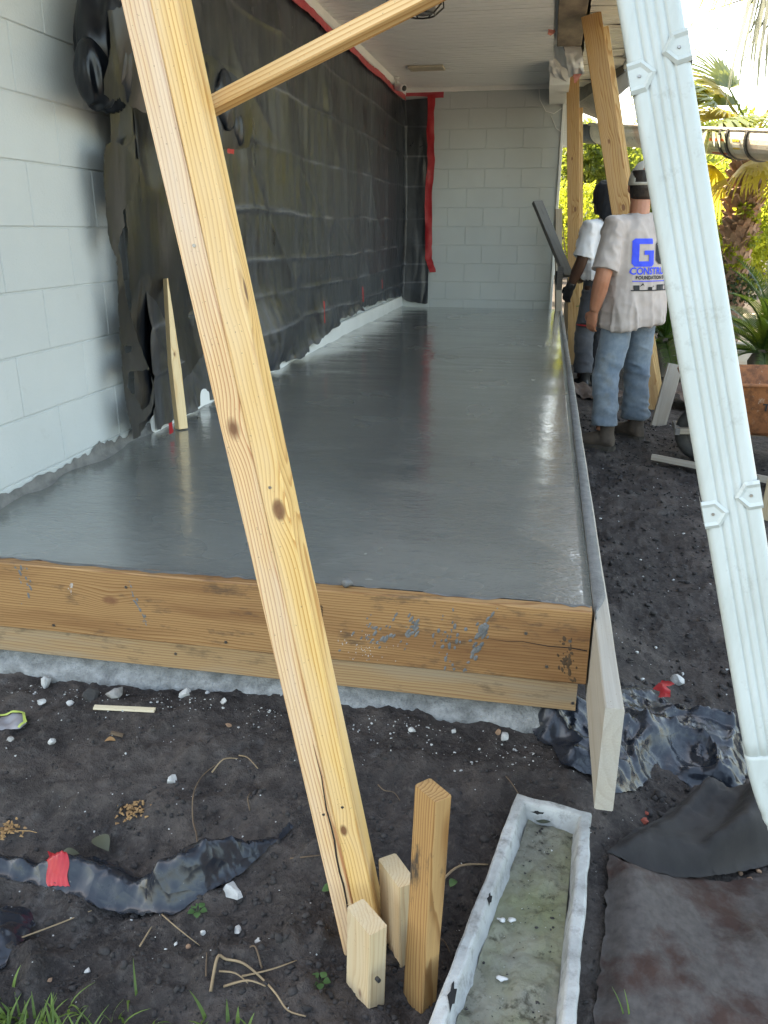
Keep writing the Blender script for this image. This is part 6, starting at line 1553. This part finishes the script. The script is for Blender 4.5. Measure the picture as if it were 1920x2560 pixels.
# roots and twigs
ROOT = mottled('dry_root', (.22, .15, .085), (.30, .22, .13), 20, .8, .2); TWIG = mottled('dark_twig', (.10, .065, .04), (.15, .10, .06), 20, .85, .2)
def root(pxs, rad, mat, label, group=None, lift=.004, name='dry_root', cat='root', seed=0):
    pts = [gp(*q) for q in pxs]; P, _ = bez([Vector((p.x, p.y, p.z + lift + (.012 if 0 < i < len(pts) - 1 and i % 2 else 0))) for i, p in enumerate(pts)], [1] * len(pts), 5)
    props(MB().tube(P, [rad * (1 - .55 * k / len(P)) for k in range(len(P))], 5).build(name, mat, smooth=True), label, cat, group)
RG = 'dry roots on the soil'
root([(527, 2483), (545, 2410), (565, 2402), (610, 2425), (655, 2450), (690, 2500), (720, 2530), (765, 2545)], .003, ROOT, 'longest pale curved root in front of the brace foot')
root([(548, 2432), (590, 2450), (620, 2462)], .002, ROOT, 'short pale root beside the longest curved root', RG); root([(605, 2445), (680, 2440), (742, 2405)], .002, ROOT, 'pale root crossing over the longest curved root', RG); root([(560, 2470), (620, 2468), (665, 2470)], .0025, ROOT, 'straight pale root under the arch of the longest curved root', RG)
root([(655, 2425), (640, 2385), (625, 2372)], .002, TWIG, 'thin brown rootlet rising from the clods by the brace', 'thin rootlets by the brace'); root([(515, 2445), (517, 2385)], .0018, TWIG, 'short straight rootlet beside the longest curved root', 'thin rootlets by the brace')
root([(497, 2140), (492, 2100), (482, 2050), (485, 2000), (505, 1945), (540, 1915)], .0022, TWIG, 'long thin brown root crossing the bare soil'); root([(530, 1935), (560, 1912), (595, 1900)], .0022, ROOT, 'pale twig curving on the bare soil left of the brace'); root([(598, 1892), (620, 1908), (645, 1925)], .002, ROOT, 'pale bent twig beside the curving one')
root([(625, 2030), (620, 2010), (627, 1985)], .002, TWIG, 'tiny twig near the plastic strip tip'); root([(50, 2350), (150, 2325), (230, 2280)], .002, ROOT, 'long pale stalk beside the plastic scrap'); root([(405, 2290), (450, 2340), (500, 2368)], .0015, ROOT, 'thin pale stalk in front of the strip'); root([(350, 2370), (380, 2320)], .002, ROOT, 'short straight stalk in front of the strip')
root([(725, 2150), (800, 2142)], .002, TWIG, 'short twig left of the brace foot'); root([(1105, 2205), (1150, 2180), (1220, 2165)], .003, ROOT, 'pale root running from the tall stake to the planter'); root([(1095, 2350), (1110, 2370), (1125, 2385)], .002, TWIG, 'short rootlet by the tall stake'); root([(945, 1965), (960, 1990), (985, 1985), (1000, 2005)], .0015, TWIG, 'thin looping rootlet behind the brace'); root([(1265, 1945), (1280, 1975), (1300, 1995)], .0015, TWIG, 'thin rootlet beyond the planter'); root([(1840, 2012), (1900, 2020), (1960, 2030)], .0025, ROOT, 'straw coloured stalk lying on the black weed cloth')
for i, (px, py) in enumerate([(1575, 2360), (1590, 2365), (1605, 2350), (1615, 2372), (1580, 2385)]): root([(px, py + 20), (px + 6, py), (px + 14 - i * 5, py - 40)], .0012, ROOT, 'dry grass stalk standing on the brown cloth', 'dry stalks on the brown cloth', .012, 'dry_stalk', 'stalk')
# flat wood splinter and sticks
WS = wood('splinter_pine', (.58, .47, .30), (.45, .33, .18), None, 60, .7, (), 51, weather=.4, grey=(.5, .46, .38))
a_, b_ = gp(236, 1772), gp(388, 1780); props(board('wood_splinter', a_ + Vector((0, 0, .006)), b_ + Vector((0, 0, .006)), .016, .006, (0, -.3, 1), WS), 'flat pale wood splinter lying along the foundation', 'splinter')
a_, b_ = gp(278, 1834), gp(308, 1842); props(board('wood_splinter', a_ + Vector((0, 0, .004)), b_ + Vector((0, 0, .004)), .012, .004, (0, -.3, 1), TWIG), 'short brown bark splinter on the bare soil', 'splinter')
# chartreuse edged wrapper
WR = NT('clear_wrapper', .15).done((.22, .21, .22)); YG = NT('wrapper_edge', .4).done((.38, .45, .10))
p = gp(20, 1815); wrp = empty('plastic_wrapper', tuple(p)); props(wrp, 'crumpled clear wrapper with a yellow green border on the soil', 'wrapper')
uv, F = poly_sheet([(-.07, -.035), (.05, -.02), (.055, .0), (.03, .03), (-.07, .02)], .008, .3, .001, 5); mk('film', np.stack([uv[:, 0], uv[:, 1], .016 + .012 * fbm(xyz(uv[:, 0] * 30, uv[:, 1] * 30), 2, 4)], -1), F, WR, wrp)
uv, F = poly_sheet([(.05, -.022), (.057, .0), (.03, .033), (-.07, .023), (-.07, .016), (.027, .026), (.049, -.002), (.044, -.021)], .006, .2, .0005, 6); mk('border', np.stack([uv[:, 0], uv[:, 1], .022 + .012 * fbm(xyz(uv[:, 0] * 30, uv[:, 1] * 30), 2, 4)], -1), F, YG, wrp)
# dried seed heads
SEED = mottled('dried_seed', (.26, .14, .06), (.36, .21, .09), 40, .8, .3)
for (px, py, n, sz, lab) in [(335, 2035, 60, .035, 'dried orange brown seed cluster on the soil'), (22, 2082, 50, .026, 'dried brown seed cluster at the left of the soil')]:
    p = gp(px, py); sh = empty('seed_cluster', tuple(p)); props(sh, lab, 'seed head'); b = MB()
    for k in range(n):
        q_ = Vector((R_.gauss(0, sz * .6), R_.gauss(0, sz * .5), abs(R_.gauss(0, .008)) + .003)); d = Vector((R_.gauss(0, 1), R_.gauss(0, 1), R_.gauss(0, .5))).normalized() * .008; b.tube([q_, q_ + d], [.003, .001], 5)
    props(b.build('seeds', SEED, sh), kind='stuff'); MB().tube([(0, 0, .006), (.05, .004, .01), (.07, 0, .012)], [.0015, .001, .0008], 4).build('stalk', SEED, sh)
# dead leaves and clover
DEADL = leafmat('dead_leaf', (.05, .06, .04), (.09, .09, .06), .1); CLOV = leafmat('clover', (.05, .11, .035), (.08, .15, .05), .3)
def leaf_mesh(L_, W_, curl, n=8):
    V = []; F = []
    for k in range(n + 1):
        t_ = k / n; w_ = W_ * math.sin(math.pi * t_ ** .8) + .0006; z = curl * math.sin(math.pi * t_)
        V += [(L_ * t_, -w_, z + .25 * w_), (L_ * t_, 0, z), (L_ * t_, w_, z + .25 * w_)]
        if k: a = 3 * k; F += [(a - 3, a, a + 1, a - 2), (a - 2, a + 1, a + 2, a - 1)]
    return V, F
for i, (px, py, L_, W_, az, m_, lab) in enumerate([(240, 2100, .06, .018, -.6, DEADL, 'large dull green dead leaf behind the plastic strip'), (262, 1860, .03, .008, .2, SEED, 'small tan dead leaf on the bare soil'), (150, 2152, .04, .014, .5, DEADL, 'grey leaf resting on the plastic strip'), (1125, 2225, .022, .008, 1.0, CLOV, 'small green leaf by the tall stake'), (805, 2235, .026, .010, .3, CLOV, 'small green leaf left of the brace foot'), (1340, 2060, .035, .02, .2, DEADL, 'grey green leaf lump at the far end of the planter')]):
    V, F = leaf_mesh(L_, W_, .006); p = gp(px, py) if i != 5 else U(px, py, 'z', -.355); props(mk('fallen_leaf', V, F, m_, smooth=True, mw=Matrix.Translation((p.x, p.y, p.z + .008)) @ Matrix.Rotation(az, 4, 'Z')), lab, 'leaf')
for (px, py, lab) in [(495, 2285, 'clover sprig in front of the plastic strip'), (800, 2462, 'clover sprig beside the short stake')]:
    p = gp(px, py); cl = empty('clover_sprig', tuple(p)); props(cl, lab, 'clover', 'clover sprigs')
    for k in range(5):
        V, F = leaf_mesh(.014, .0065, .001); a = 1.26 * k; MB().tube([(0, 0, 0), (.006 * math.cos(a), .006 * math.sin(a), .010)], .0006, 4).build('stem', CLOV, cl); mk('leaflet', V, F, CLOV, cl, True, Matrix.Translation((.006 * math.cos(a), .006 * math.sin(a), .010)) @ Matrix.Rotation(a, 4, 'Z'))
# grass along the bottom
GRS = leafmat('grass_blade', (.07, .12, .025), (.14, .21, .045), .35)
def blades(spots, seed):
    r = random.Random(seed); b = MB()
    for (px, py, n, hgt, spr) in spots:
        c_ = gp(px, py)
        for _ in range(n):
            x, y = c_.x + r.gauss(0, spr), c_.y + r.gauss(0, spr * .6); z = G(x, y); a = r.uniform(0, 6.28); ln = hgt * r.uniform(.6, 1.2); be = r.uniform(.25, .9); w_ = r.uniform(.0018, .0036); d = Vector((math.cos(a), math.sin(a), 0)); s = Vector((-d.y, d.x, 0))
            V = []
            for k in range(6):
                t_ = k / 5; p = Vector((x, y, z - .004)) + d * (ln * be * t_ ** 1.6) + Vector((0, 0, ln * (t_ - be * .45 * t_ ** 2.2))); ww = w_ * (1 - t_ ** 2) + .0002
                V += [p - s * ww, p + s * ww]
            b.add(V, [(2*k, 2*k+1, 2*k+3, 2*k+2) for k in range(5)])
    return b
props(blades([(10, 2565, 34, .05, .045), (90, 2580, 34, .05, .045), (160, 2575, 22, .05, .04), (230, 2580, 12, .06, .03), (300, 2570, 8, .06, .025), (330, 2500, 2, .06, .01), (-60, 2560, 30, .05, .05), (420, 2570, 5, .05, .02), (520, 2575, 5, .05, .02), (600, 2575, 5, .05, .02), (1095, 2560, 3, .06, .01), (1570, 2575, 2, .07, .01)], 3).build('grass', GRS), 'green grass blades growing along the edge of the bare soil', 'grass', kind='stuff')
